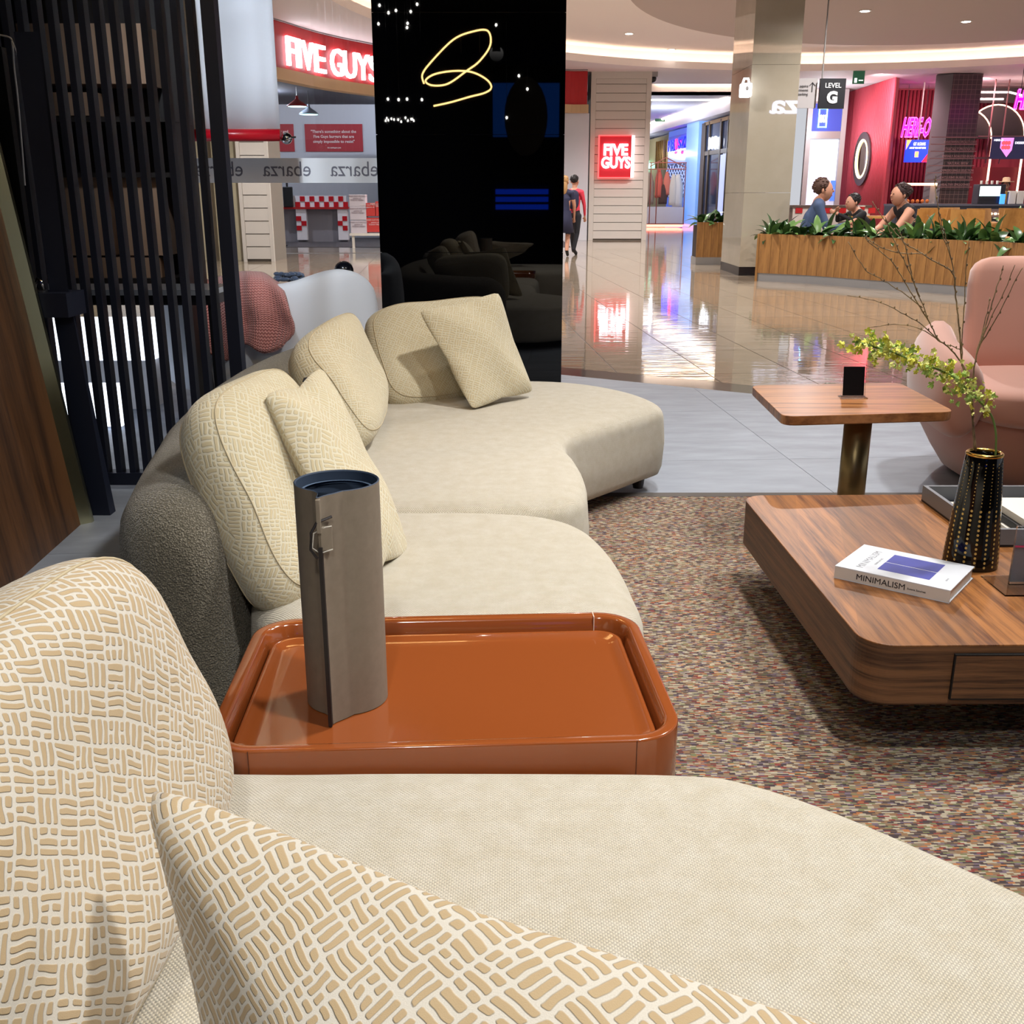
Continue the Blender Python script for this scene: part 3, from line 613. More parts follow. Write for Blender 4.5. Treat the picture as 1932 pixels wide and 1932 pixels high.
# ---------------------------------------------------------------- polished pillar, planters
PX0, PX1, PY0, PY1 = 3.73, 4.48, 17.23, 18.76
pl = thing('polished_pillar', 'tall square polished stone pillar with a dark plinth', 'pillar', (4.2, 18, 0))
PST = stone('pillar_stone', (166, 158, 142), (152, 144, 126), .012, 1.2, ior=1.8)
for z0, z1 in ((.14, 1.3), (1.304, 3.2), (3.204, 4.9)): MB().box(PX0, PY0, z0, PX1, PY1, z1).build('stone_cladding', PST, pl)
MB().box(PX0-.005, PY0-.005, 0, PX1+.005, PY1+.005, .14).build('plinth', mat('black_plinth', c=(24, 24, 28), rough=.15), pl)
t = thing('lit_logo_sign', 'small white glowing bag-shaped sign on the left face of the polished pillar', 'sign', (3.7, 17.6, 3.2))
a, b = at(1386, 188, Y=17.5), at(1408, 160, Y=17.0)
MB().box(a.x, 17.0, a.z, a.x+.16, 17.2, a.z+.2).build('lit_body', GLOW, t, bevel=.02)
MB().tube([(a.x+.03, 17.1, a.z+.2), (a.x+.05, 17.1, a.z+.27), (a.x+.11, 17.1, a.z+.27), (a.x+.13, 17.1, a.z+.2)], .018, 6).build('lit_handle', GLOW, t)
MB().ellipsoid((a.x+.08, 16.99, a.z+.12), (.025, .012, .035), 10, 6).build('mark', mat('grey_mark', c=(150, 150, 150)), t)
def plankbox(t, pts, z0, z1, step=.14, th=.03):
    first = None
    for (x0, y0), (x1, y1) in zip(pts[:-1], pts[1:]):
        L = math.hypot(x1-x0, y1-y0); n_ = max(1, round(L/step)); dx, dy = (x1-x0)/L, (y1-y0)/L; a_ = math.atan2(dy, dx)
        w_ = L/n_
        proto = MB().box(.002, 0, 0, w_-.002, th, z1-z0)
        for i in range(n_):
            M = Matrix.Translation((x0+dx*w_*i, y0+dy*w_*i, z0))@Matrix.Rotation(a_, 4, 'Z')
            if i == 0: first = proto.build('plank', OAK, t); first.matrix_parent_inverse = t.matrix_basis.inverted(); first.matrix_basis = M
            else: copy_at(first, M, t)
def leafmesh(L, W, bend, m):
    mb = MB(); rows = []
    for i in range(7):
        f = i/6; w_ = W*math.sin(math.pi*min(1, f*.93+.05))**.8; x = L*f; z = bend*L*f*f*-1+L*.35*math.sin(f*1.6)
        rows.append([(x, -w_, z+.25*w_), (x, 0, z), (x, w_, z+.25*w_)])
    o = mb.add([p for r in rows for p in r], [])
    for i in range(6):
        for k in (0, 1): mb.f.append((i*3+k, i*3+k+1, (i+1)*3+k+1, (i+1)*3+k))
    me = bpy.data.meshes.new('leaf'); me.from_pydata([tuple(v) for v in mb.v], [], mb.f); me.polygons.foreach_set('use_smooth', [True]*len(me.polygons)); me.materials.append(m); return me
m, n = M_('glossy_leaf', c=(58, 88, 46), rough=.3)
oi = n.n('ShaderNodeObjectInfo'); n.col(n.ramp(oi.outputs['Random'], [(0, rgb(34, 60, 32)), (.6, rgb(66, 98, 50)), (1, rgb(104, 138, 72))])); LEAF = m
LM = [leafmesh(.30, .055, .3, LEAF), leafmesh(.26, .06, .7, LEAF), leafmesh(.34, .05, .1, LEAF)]
def plant(x, y, z, lab, grp, k=12, s=1.0, name='leafy_plant'):
    t = thing(name, lab, 'plant', (x, y, z), grp); a0 = random.random()*6
    for i in range(k):
        o = bpy.data.objects.new('leaf', random.choice(LM)); C.objects.link(o); o.parent = t
        o.rotation_euler = (random.uniform(-.3, .3), -random.uniform(-.25, 1.15), a0+i*2.4); o.scale = (s*random.uniform(.7, 1.15),)*3; o.location = (random.uniform(-.03, .03), random.uniform(-.03, .03), 0)
    return t
PT = thing('long_planter', 'long curved timber planter with leafy plants at the cafe edge', 'planter', (5, 14.5, 0))
pc = [at(1427, 530, z=0), at(1520, 535, z=0), at(1640, 545, z=0), at(1760, 553, z=0), at(1860, 562, z=0), at(1990, 578, z=0)]
pcs = [(p.x, p.y) for p in catmull(pc, 3, False)]
plankbox(PT, pcs, .12, .70, .15)
st = MB(); st.rings([[(x, y+.02, 0), (x, y+.02, .12), (x+.2, y+.3, .12), (x+.2, y+.3, 0)] for x, y in pcs]); st.build('steel_skirting', GREYM, PT)
so = MB(); so.rings([[(x, y+.03, .5), (x, y+.03, .64), (x+.35, y+.62, .64), (x+.35, y+.62, .5)] for x, y in pcs]); so.build('soil', mat('soil', c=(40, 28, 24), rough=1), PT)
MB().rings([[(x+.35, y+.62, 0), (x+.35, y+.62, .70), (x+.37, y+.66, .70), (x+.37, y+.66, 0)] for x, y in pcs]).build('rear_panel', OAK, PT)
MB().prism([(pcs[0][0]-.03, pcs[0][1]), (pcs[0][0], pcs[0][1]-.01), (pcs[0][0]+.37, pcs[0][1]+.66), (pcs[0][0]+.34, pcs[0][1]+.67)], 0, .70).build('end_panel', OAK, PT)
for i in range(34):
    f = (i+.5)/34*(len(pcs)-1); k_ = int(f); fx = f-k_; x = pcs[k_][0]*(1-fx)+pcs[k_+1][0]*fx; y = pcs[k_][1]*(1-fx)+pcs[k_+1][1]*fx; d_ = .18 if i % 2 else .42
    plant(x+d_*.5, y+d_, .63, 'dark green leafy plant in the long timber planter', 'leafy plants in the long planter', 11, 1.08)
SP = thing('planter_box', 'square timber planter box left of the polished pillar', 'planter', (3.75, 20.1, 0))
sx0, sx1 = at(1313, 500, z=0).x, at(1368, 500, z=0).x; plankbox(SP, [(sx0, 20.0), (sx1, 20.0), (sx1, 20.55)], .14, .78, .13); MB().box(sx0+.01, 20.03, .02, sx1-.01, 20.5, .72).build('liner', mat('soil'), SP); MB().box(sx0, 20.0, 0, sx1, 20.55, .139).build('steel_skirting', GREYM, SP)
for i in range(3): plant(sx0+.12+.17*i, 20.2+.08*(i % 2), .72, 'leafy plant in the square timber planter box', 'leafy plants in the square planter box', 13, 1.15)

# ---------------------------------------------------------------- right: signs, white shop, pink cafe
LS = thing('level_sign', 'hanging black square sign reading LEVEL G beside the pillar top', 'sign', (5.1, 17.5, 2.8)); WL = mat('white_lettering', c=(225, 225, 225), emit=.15)
a, b = at(1544, 205, Y=17.5), at(1597, 148, Y=17.5); MB().box(a.x, 17.5, a.z, b.x, 17.56, b.z).build('panel', BLACK, LS); cx = (a.x+b.x)/2
text('LEVEL', 'lettering', WL, .10, (cx, 17.49, a.z+.31), (1, 0, 0), (0, 0, 1), .003, LS, align='CENTER', bold=.001); text('G', 'lettering', WL, .23, (cx, 17.49, a.z+.09), (1, 0, 0), (0, 0, 1), .003, LS, align='CENTER', bold=.012)
MB().tube([(a.x+.03, 17.53, b.z), (a.x+.03, 17.53, 4.65)], .012, 6).build('hanger', GREYM, LS)
a2, b2 = at(1500, 204, Y=17.6), at(1543, 148, Y=17.6); DS = MB().box(a2.x, 17.6, a2.z, b2.x, 17.64, b2.z).build('direction_sign', mat('sign_grey', c=(176, 172, 172), rough=.5)); tag(DS, 'pale hanging direction sign with an upward arrow left of the black level sign', 'sign')
DT = mat('dark_lettering', c=(50, 48, 50)); 
ar = MB(); ar.box(b2.x-.085, 17.592, b2.z-.2, b2.x-.072, 17.599, b2.z-.06); ar.obox((b2.x-.1, 17.595, b2.z-.085), (.025, 0, .025), (0, .003, 0), (-.004, 0, .004)); ar.obox((b2.x-.057, 17.595, b2.z-.085), (.025, 0, -.025), (0, .003, 0), (.004, 0, .004)); ar.build('arrow', DT, DS)
for i, s_ in enumerate(('aquire', 'cinema', 'parking')): text(s_, 'lettering', DT, .055, (b2.x-.14, 17.59, b2.z-.13-.06*i), (1, 0, 0), (0, 0, 1), .002, DS, align='RIGHT')
p = at(1631, 148, Y=30.5); o = MB().box(p.x-.16, 31, p.z-.09, p.x+.16, 31.05, 4.598).build('exit_sign', mat('exit_green')); tag(o, 'small green exit sign under the ceiling right of the level sign', 'sign')
for q_ in ((-.12, -.06, -.05, .06), (.0, -.012, .12, .012)): MB().box(p.x+q_[0], 30.985, p.z+q_[1], p.x+q_[2], 30.998, p.z+q_[3]).build('symbol', mat('exit_white'), o)
# white phone shop
SH = thing('white_shop_front', 'bright white shop front with a blue lit sign left of the pink cafe', 'shop front', (10.4, 36, 0))
Yw = 36.0
def px(u, v, Y_=Yw): return at(u, v, Y=Y_)
a, b = px(1505, 470), px(1586, 205); zl, zh_, zt_ = px(1550, 262).z, px(1550, 248).z, px(1550, 196).z
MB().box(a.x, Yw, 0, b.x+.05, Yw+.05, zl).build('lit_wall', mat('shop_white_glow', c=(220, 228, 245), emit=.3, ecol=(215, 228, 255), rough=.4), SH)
MB().box(a.x-.02, Yw-.1, zh_, b.x+.03, Yw, zt_).build('blue_header', mat('header_blue', c=(50, 60, 140), emit=.2, ecol=(70, 90, 220)), SH)
MB().box(a.x-.02, Yw-.12, zl, b.x+.03, Yw+.02, zh_).build('grey_beam', GREYM, SH)
for x in (a.x-.06, b.x+.03): MB().box(x, Yw-.15, 0, x+.16, Yw, 4.58).build('silver_post', mat('silver_post', c=(170, 166, 166), rough=.4), SH)
MB().box(px(1556, 300).x, Yw-.04, .5, px(1580, 300).x, Yw-.001, 1.75).build('wall_panel', mat('panel_white', c=(200, 208, 225), emit=.2), SH); MB().box(px(1568, 330).x, Yw-.07, 1.1, px(1580, 330).x, Yw-.041, 1.75).build('phone_screen', mat('phone_blue', c=(70, 110, 220), emit=.6), SH)
CY = mat('cyan_glow', c=(160, 240, 255), emit=3); g0, g1 = px(1541, 241), px(1560, 205)
fr = MB()
for q_ in ((g0.x, g0.z, g0.x+.025, g1.z), (g1.x-.025, g0.z, g1.x, g1.z), (g0.x, g0.z, g1.x, g0.z+.025), (g0.x, g1.z-.02, g1.x, g1.z+.005)): fr.box(q_[0], Yw-.14, q_[1], q_[2], Yw-.1, q_[3])
fr.build('sign_frame', CY, SH); text('au', 'lettering', GLOW, .46, (g0.x+.04, Yw-.12, g0.z+.17), (1, 0, 0), (0, 0, 1), .01, SH, width=g1.x-g0.x-.08, bold=.01)
struct(MB().box(a.x-.1, Yw+.06, zt_, b.x+.2, Yw+.3, 4.6).build('wall_right', WHITE))
# pink fluted wall
PKW = mat('pink_flute', c=(196, 78, 92), rough=.55); MAR = mat('maroon_curtain', c=(132, 44, 58), rough=.7); DKR = mat('dark_maroon', c=(74, 20, 32), rough=.6)
fa, fb = at(1588, 170, Y=38.0), at(1690, 150, Y=32.6)
fl_a, fl_b = Vector((fa.x, 38.0)), Vector((fb.x, 32.6)); L = (fl_b-fl_a).length; dr = (fl_b-fl_a)/L
struct(MB().prism([tuple(fl_a), tuple(fl_b), tuple(fl_b+Vector((.2, .25))), tuple(fl_a+Vector((.2, .25)))], 0, 4.6).build('wall_pink', PKW)); fls = MB()
for i in range(34):
    c_ = fl_a+dr*(L*(i+.5)/34); fls.lathe([(.06, 0), (.06, 4.59)], (c_.x, c_.y, 0), 10)
par = [o_ for o_ in C.objects if o_.name == 'wall_pink'][0]; fls.build('fluting', PKW, par, smooth=True, kind='stuff')
# round mirror on fluted wall
mc = at(1632, 300, Y=10); d_ = Vector((mc.x, mc.y)); den = d_.x*dr.y-d_.y*dr.x; tt = (fl_a.x*dr.y-fl_a.y*dr.x)/den; mp = Vector((d_.x*tt, d_.y*tt)); mz = H+(mc.z-H)*tt
nm = Vector((dr.y, -dr.x)); nm = nm if nm.x < 0 else -nm; mr_ = thing('round_mirror', 'round mirror with a glowing ring and dark lettered rim on the pink fluted wall', 'mirror', (mp.x, mp.y, mz))
def ringon(r0, r1, off0, off1, name, m):
    ex = Vector((dr.x, dr.y, 0)); n3 = Vector((nm.x, nm.y, 0)); c3 = Vector((mp.x, mp.y, mz)); rs = []
    for i in range(49):
        t = 2*math.pi*i/48; e = ex*math.cos(t)+Vector((0, 0, 1))*math.sin(t); rs.append([c3+e*r0+n3*off0, c3+e*r0+n3*off1, c3+e*r1+n3*off1, c3+e*r1+n3*off0])
    MB().rings(rs, False, False).build(name, m, mr_)
ringon(.60, .82, .07, .12, 'dark_rim', mat('rim_bronze', c=(74, 52, 56), rough=.5)); ringon(.54, .60, .07, .13, 'light_ring', mat('ring_glow', c=(255, 226, 160), emit=3)); ringon(.0, .54, .07, .09, 'mirror_face', mat('mirror_face', c=(120, 110, 104), rough=.05, metal=1))
# cafe back walls
struct(MB().box(12.0, 36.0, 0, 24, 36.2, 4.6).build('wall_cafe', MAR)); mbx = MB()
for i in range(34): mbx.lathe([(.06, 0.9), (.06, 4.55)], (fb.x+.2+i*.125, 35.95, 0), 8)
struct(MB().box(9.5, 34.4, 4.6, 24, 39, 4.7).build('ceiling', SOFF))
cw = [o_ for o_ in C.objects if o_.name == 'wall_cafe'][0]; mbx.build('curtain_folds', MAR, cw, smooth=True, kind='stuff')
NP = mat('neon_pink', c=(255, 60, 220), emit=4.5); PKD = mat('sign_magenta', c=(150, 10, 110), emit=.6, ecol=(255, 0, 190))
def neon(body, u0, u1, v0, v1, Y_, lab):
    a, b = at(u0, v1, Y=Y_), at(u1, v0, Y=Y_); t = thing('neon_sign', lab, 'sign', ((a.x+b.x)/2, Y_, a.z))
    h_ = (b.z-a.z)/.72; text(body, 'letter_fill', PKD, h_, (a.x, Y_, a.z), (1, 0, 0), (.12, 0, 1), .02, t, width=b.x-a.x, bold=.02)
    cu = bpy.data.curves.new('t', 'FONT'); cu.body = body; cu.size = h_; cu.offset = .025; cu.fill_mode = 'NONE'; cu.bevel_depth = .016; cu.bevel_resolution = 0; cu.resolution_u = 2
    to = bpy.data.objects.new('t', cu); C.objects.link(to); bpy.context.view_layer.update(); me = bpy.data.meshes.new_from_object(to.evaluated_get(bpy.context.evaluated_depsgraph_get())); bpy.data.objects.remove(to)
    xs = [v.co.x for v in me.vertices]; k_ = (b.x-a.x)/(max(xs)-min(xs)); x0 = min(xs)
    for v in me.vertices: x, y, z = v.co; v.co = (a.x+(x-x0)*k_+y*.12, Y_-.04-z, a.z+y)
    me.materials.clear(); me.materials.append(NP); o = bpy.data.objects.new('neon_tube', me); C.objects.link(o); o.parent = t; o.matrix_parent_inverse = t.matrix_basis.inverted()
    for f_ in (.15, .85): x_ = a.x+(b.x-a.x)*f_; MB().tube([(x_, Y_+.05, b.z-.05), (x_, Y_+.05, 4.6)], .008, 5).build('hanger', BLACK, t)
neon('HERE-O', 1699, 1755, 222, 257, 34.6, 'small pink neon sign reading HERE-O on the maroon curtain wall'); neon('HERE-O', 1912, 1995, 169, 204, 29, 'large pink neon sign cut off by the right edge of the photo')
# blue screen
a, b = at(1706, 306, Y=34), at(1756, 264, Y=34); o = MB().box(a.x, 34, a.z, b.x, 34.06, b.z).build('promo_screen', mat('screen_blue', c=(20, 40, 220), emit=1.3, ecol=(20, 50, 255))); tag(o, 'bright blue promotional screen below the small neon sign', 'screen')
W, Hh = b.x-a.x, b.z-a.z; SW = mat('screen_white', c=(240, 240, 255), emit=1.3); SO = mat('screen_orange', c=(250, 150, 90), emit=1.2); SR = mat('screen_red', c=(235, 30, 50), emit=1.2)
text('GET 10 STAMPS', 'lettering', SW, .13, (a.x+W*.3, 33.99, a.z+Hh*.75), (1, 0, 0), (0, 0, 1), .002, o, width=W*.5); text('AND GET YOUR NEXT COFFEE', 'lettering', SW, .08, (a.x+W*.15, 33.99, a.z+Hh*.6), (1, 0, 0), (0, 0, 1), .002, o, width=W*.68)
MB().box(a.x+W*.4, 33.985, a.z+Hh*.22, a.x+W*.55, 33.998, a.z+Hh*.48).build('picture', SO, o); MB().box((a.x+b.x)/2-.02, 34.02, b.z, (a.x+b.x)/2+.02, 34.05, 4.6).build('hanger', GREYM, o)
mbx = MB(); mbx.add([(b.x-W*.3, 33.985, a.z), (b.x, 33.985, a.z), (b.x, 33.985, a.z+Hh*.5)], [(0, 1, 2)]); mbx.build('picture', SR, o); mbx = MB(); mbx.add([(a.x, 33.985, b.z), (a.x+W*.2, 33.985, b.z), (a.x, 33.985, b.z-Hh*.45)], [(0, 1, 2)]); mbx.build('picture', SO, o)
# tile column with menu rails
Ym = 31.5; MC = thing('tiled_menu_column', 'dark tiled cafe column with copper menu rails', 'column', (12.8, Ym, 0))
a, c_, b = at(1769, 200, Y=Ym).x, at(1792, 200, Y=Ym).x, at(1848, 200, Y=Ym).x
m, n = M_('small_dark_tile', c=(74, 56, 54), rough=.3); br = n.n('ShaderNodeTexBrick', offset=0.0); br.inputs['Color1'].default_value = rgb(72, 54, 52); br.inputs['Color2'].default_value = rgb(58, 44, 44); br.inputs['Mortar'].default_value = rgb(120, 96, 90)
br.inputs['Scale'].default_value = 1; br.inputs['Mortar Size'].default_value = .006; br.inputs['Brick Width'].default_value = .13; br.inputs['Row Height'].default_value = .13; n.l(n.coord('Object', (1, 1, 1), (R(90), 0, 0)), br.inputs[0]); n.col(br.outputs[0]); TIL = m
MB().box(c_, Ym, 0, b, Ym+.9, 4.58).build('tiled_face', TIL, MC); MB().prism([(a, Ym+.35), (c_, Ym), (c_, Ym+.9), (a+.3, Ym+.9)], 0, 4.58).build('grey_face', mat('cafe_grey', c=(104, 100, 104), rough=.6), MC)
MT = mat('menu_lettering', c=(170, 130, 128)); items = ['AWARD WINNING SPECIALITY COFFEE', 'ETHICALLY PRODUCED', 'FRESHLY ROASTED BEANS', 'NATURAL BREW', 'EXPRESSO SINGLE SELECTION', 'EXCLUSIVE BUBBLE TEA', 'HEALTHY SMOOTHIES']
for i in range(8):
    v = 260+i*13.4; z = at(1800, v, Y=Ym).z; MB().box(a-.12, Ym-.12, z, b+.02, Ym-.09, z+.025).build('menu_rail', mat('rail_pink', c=(150, 110, 108), rough=.4, metal=.4), MC)
    if i < 7: wd_ = min(.95, .05*len(items[i])); text(items[i], 'lettering', MT, .10, ((c_+b)/2-wd_/2, Ym-.02, z-.15), (1, 0, 0), (0, 0, 1), .003, MC, width=wd_)
# back bar: arch, led, menu screen, rails
Ya = 35.2; BBR = thing('cafe_back_bar', 'dark red cafe back bar with lit arches behind the counter', 'bar', (16, Ya, 0))
x0 = at(1850, 200, Y=Ya).x; MB().box(x0-.6, Ya, 0, x0+4, Ya+.1, 2.15).build('dark_back', mat('back_dark_red', c=(96, 10, 26), rough=.5), BBR); MB().box(x0-.2, Ya-.03, 4.1, x0+4, Ya+.05, 4.55).build('dark_top', mat('near_black', c=(22, 12, 16), rough=.5), BBR)
ac = at(1873, 262, Y=Ya); rad = abs(at(1930, 262, Y=Ya).x-ac.x)
arc = MB(); arc.add([(ac.x, Ya-.05, ac.z)]+[(ac.x+rad*math.cos(R(t)), Ya-.05, ac.z+rad*1.05*math.sin(R(t))) for t in range(0, 181, 10)], [(0, i, i+1) for i in range(1, 19)]); arc.build('arch_niche', mat('near_black'), BBR)
MB().tube([(ac.x+rad*math.cos(R(t)), Ya-.08, ac.z+rad*1.05*math.sin(R(t))) for t in range(0, 181, 10)], .022, 6).build('arch_light', mat('arch_glow', c=(255, 200, 170), emit=1.6), BBR)
MB().tube([(ac.x-rad*1.0+rad*.9*math.cos(R(t)), Ya-.1, ac.z+rad*.9*math.sin(R(t))) for t in range(0, 91, 10)], .022, 6).build('arch_light', mat('arch_glow'), BBR)
for v, e in ((174, 1905), (187, 1893)):
    p = at(1840, v, Y=33); q = at(e, v, Y=33); MB().tube([p, q]+([at(1940, v+9, Y=33)] if v == 174 else []), .028, 6).build('ceiling_led', mat('led_white', c=(255, 235, 230), emit=4), BBR)
p = at(1838, 330, Y=32.8); MB().box(p.x, 32.8, at(1838, 258, Y=32.8).z, p.x+2.5, 32.84, at(1838, 258, Y=32.8).z+.03).build('shelf_rail', MATS['rail_pink'], BBR); MB().box(p.x, 32.8, at(1838, 300, Y=32.8).z, p.x+2.5, 32.9, at(1838, 300, Y=32.8).z+.06).build('shelf_rail', MATS['rail_pink'], BBR)
for u in (1678+172, 1879, 1905): 
    q = at(u, 150, Y=32.9); MB().box(q.x, 32.9, 2.2, q.x+.03, 32.93, 4.58).build('hanging_rod', MATS['rail_pink'], BBR)
for u in (1866, 1925): q = at(u, 300, Y=Ya-.1); MB().box(q.x, Ya-.15, 1.3, q.x+.05, Ya-.1, ac.z).build('vertical_light', mat('arch_glow'), BBR)
a, b = at(1868, 300, Y=32.2), at(1945, 258, Y=32.2); o = MB().box(a.x, 32.2, a.z, b.x, 32.26, b.z).build('menu_screen', mat('screen_dark', c=(44, 42, 70), emit=.35)); tag(o, 'dark menu screen showing pink desserts above the cafe counter', 'screen')
W, Hh = b.x-a.x, b.z-a.z; mbx = MB(); mbx.add([(a.x+W*.22, 32.19, b.z-.03), (a.x+W*.56, 32.19, b.z-.03), (a.x+W*.54, 32.19, a.z+Hh*.4), (a.x+W*.42, 32.19, a.z+Hh*.08), (a.x+W*.22, 32.19, a.z+Hh*.5)], [(0, 1, 2, 3, 4)]); mbx.build('picture', mat('screen_pink', c=(220, 120, 200), emit=.9), o)
for k_ in range(6): MB().ellipsoid((a.x+W*(.3+.07*(k_ % 3)), 32.185, a.z+Hh*(.72-.2*(k_//3))), (.06, .01, .06), 10, 6).build('picture', mat('screen_berry', c=(230, 70, 80), emit=.9), o)
text('HERE-O', 'lettering', SW, .08, (a.x+.04, 32.19, b.z-.12), (1, 0, 0), (0, 0, 1), .002, o); text('DESSERT BAR', 'lettering', SW, .09, (a.x+W*.6, 32.19, a.z+Hh*.68), (1, 0, 0), (0, 0, 1), .002, o)
# counter
CO = thing('cafe_counter', 'long dark grey cafe counter below the menu column', 'counter', (12, 27, 0)); CG = mat('counter_dark', c=(62, 64, 76), rough=.5)
ca = at(1690, 398, Y=28).x; MB().box(ca, 28, 0, ca+9, 28.9, 1.0).build('counter_body', CG, CO); MB().box(ca-.02, 27.95, 1.0, ca+9, 28.9, 1.05).build('counter_top', mat('counter_top', c=(92, 92, 104), rough=.4), CO)
p, q = at(1838, 380, Y=27.9), at(1922, 374, Y=27.9); MB().box(p.x, 27.8, .72, q.x, 27.93, .93).build('glass_case', mat('case_grey', c=(120, 104, 104), rough=.3), CO)
for k_ in range(9): MB().ellipsoid((p.x+.08+k_*(q.x-p.x-.1)/9, 27.78, .81), (.045, .02, .03), 8, 6).build('case_light', mat('case_glow', c=(255, 210, 160), emit=2.5), CO)
p, q = at(1722, 345, Y=28.5), at(1757, 336, Y=28.5); o = thing('display_case', 'lit pastry display case at the left of the menu column', 'display case', (p.x, 28.5, 1.05)); MB().box(p.x-.2, 28.3, 1.05, q.x+.1, 28.7, 1.06).build('base', GREYM, o); MB().box(p.x-.2, 28.3, 1.52, q.x+.1, 28.7, 1.58).build('lit_hood', mat('hood_glow', c=(255, 190, 140), emit=2.2), o)
for x in (p.x-.2, q.x+.08): MB().box(x, 28.3, 1.06, x+.02, 28.7, 1.52).build('side', GREYM, o)
for k_ in range(5): MB().ellipsoid((p.x-.08+k_*.13, 28.5, 1.12), (.05, .05, .05), 8, 6).build('pastry', mat('pastry', c=(206, 130, 80), rough=.7), o)
p = at(1868, 345, Y=28.4); o = thing('coffee_machine', 'silver coffee machine with lit panel on the cafe counter', 'coffee machine', (p.x, 28.4, 1.05)); MB().box(p.x-.35, 28.2, 1.051, p.x+.35, 28.6, 1.55).build('body', mat('machine_dark', c=(40, 34, 38), rough=.3), o, bevel=.02); MB().box(p.x-.33, 28.17, 1.25, p.x+.2, 28.2, 1.5).build('lit_panel', mat('machine_glow', c=(190, 220, 220), emit=1.1), o)
for k_ in range(4): MB().lathe([(.03, 0), (.035, .09)], (p.x-.25+k_*.14, 28.35, 1.55), 10).build('cup', WHITE, o)
p = at(1892, 375, Y=28.1); tag(MB().box(p.x-.06, 28.1, 1.051, p.x+.06, 28.15, 1.3).build('card_reader', mat('reader_glow', c=(60, 130, 250), emit=1)), 'small blue lit tablet standing on the cafe counter', 'tablet')
for k_, u in enumerate((1907, 1922)): p = at(u, 375, Y=28.3); tag(MB().box(p.x-.09, 28.2, 1.051, p.x+.09, 28.35, 1.38).build('paper_bag', WHITE, bevel=.008), 'white box on the cafe counter, %s of the two by the tablet' % ('left', 'right')[k_], 'box')

# wooden cafe chairs
def chair(x, y, rz, lab, proto=None):
    if proto: return dup(proto, (x, y, 0), rz, lab, 1.18)
    t = thing('cafe_chair', lab, 'chair', (0, 0, 0), 'plywood chairs at the cafe'); 
    MB().box(-.22, -.21, .43, .22, .22, .455).build('seat', PLY, t, bevel=.01)
    rs = [[(-.22+.44*i/8, .20+.05*math.sin(math.pi*i/8)*-1+.02, z) for i in range(9)] for z in (.60, .86)]; mbk = MB(); mbk.rings([[(px_, py_, .60), (px_, py_+.015, .60), (px_, py_+.075, .88), (px_, py_+.06, .88)] for px_, py_, _ in rs[0]]); mbk.build('backrest', PLY, t)
    for sx_, sy_ in ((-1, -1), (1, -1), (-1, 1), (1, 1)): MB().tube([(sx_*.19, sy_*.18, .43), (sx_*.21, sy_*.2, 0)], .015, 6).build('leg', PLY, t)
    for sx_ in (-1, 1): MB().tube([(sx_*.19, .2, .45), (sx_*.18, .235, .62)], .015, 6).build('back_post', PLY, t)
    t.location = (x, y, 0); t.rotation_euler = (0, 0, rz); t.scale = (1.18,)*3; return t
spots = [(1752, 18.8, 2.9, 'plywood chair just right of the woman in black'), (1790, 18.2, 3.3, 'plywood chair behind the branch tips, second from the woman'), (1775, 20, .2, 'plywood chair facing away further back, left'),
         (1828, 17.6, 2.6, 'plywood chair mid row behind the planter'), (1868, 19, .3, 'plywood chair turned side-on behind the planter'), (1905, 17.9, 3.1, 'plywood chair near the right edge behind the planter'), (1925, 19.4, .1, 'plywood chair at the far right edge of the photo'), (1812, 20.5, .4, 'plywood chair furthest back near the counter')]
cp = None
for u, y, rz, lab in spots:
    x = at(u, 430, Y=y).x; c_ = chair(x, y, rz, lab, cp); cp = cp or c_
t = thing('cafe_table', 'low plywood cafe table among the chairs', 'table', (9.7, 21.4, 0)); MB().lathe([(.35, .72), (.35, .75)], (9.7, 21.4, 0), 24).build('top', PLY, t); MB().lathe([(.03, .02), (.03, .72)], (9.7, 21.4, 0), 10).build('leg', BLACK, t); MB().lathe([(.2, 0), (.2, .02)], (9.7, 21.4, 0), 20).build('foot', BLACK, t)
for u, Y_ in ((1890, 20.6), (1922, 20.6)):
    p = at(u, 420, Y=Y_); t = thing('pot_stand', 'tall wooden plant stand behind the chairs, %s one' % ('left' if u < 1900 else 'right'), 'plant stand', (p.x, Y_, 0)); MB().box(p.x-.25, Y_-.15, 0, p.x+.25, Y_+.15, .74).build('box', PLY, t)
    plant(p.x, Y_, .74, 'leafy plant on the %s plant stand behind the chairs' % ('left' if u < 1900 else 'right'), None, 9, .9)
# red and white high table
t = thing('high_table', 'high cafe table with a red and white check apron beside the person in blue', 'table', (5.4, 18.4, 0)); a, b = at(1495, 392, Y=18.3).x, at(1645, 392, Y=18.3).x
MB().box(a, 18.3, 1.06, b, 18.9, 1.10).build('top', mat('table_brown', c=(92, 74, 66), rough=.4), t); MB().box(a+.02, 18.32, .6, b-.02, 18.36, 1.06).build('apron', mat('apron_white', c=(206, 194, 186), rough=.5), t); mbx = MB()
for k_ in range(6): mbx.box(a+.06+k_*.25, 18.305, .97, a+.18+k_*.25, 18.32, 1.058)
mbx.build('check_squares', RED, t, kind='stuff')
for x in (a+.05, b-.1): MB().box(x, 18.4, 0, x+.06, 18.8, 1.06).build('leg', mat('table_brown'), t)
p = at(1628, 400, Y=18.0); o = MB().lathe([(.045, 0), (.06, .15)], (p.x, 18.1, .93), 18).build('paper_cup', RED, smooth=False); tag(o, 'red paper cup by the person in black', 'cup'); MB().lathe([(.062, .15), (.062, .165)], (p.x, 18.1, .93), 18).build('lid', WHITE, o)
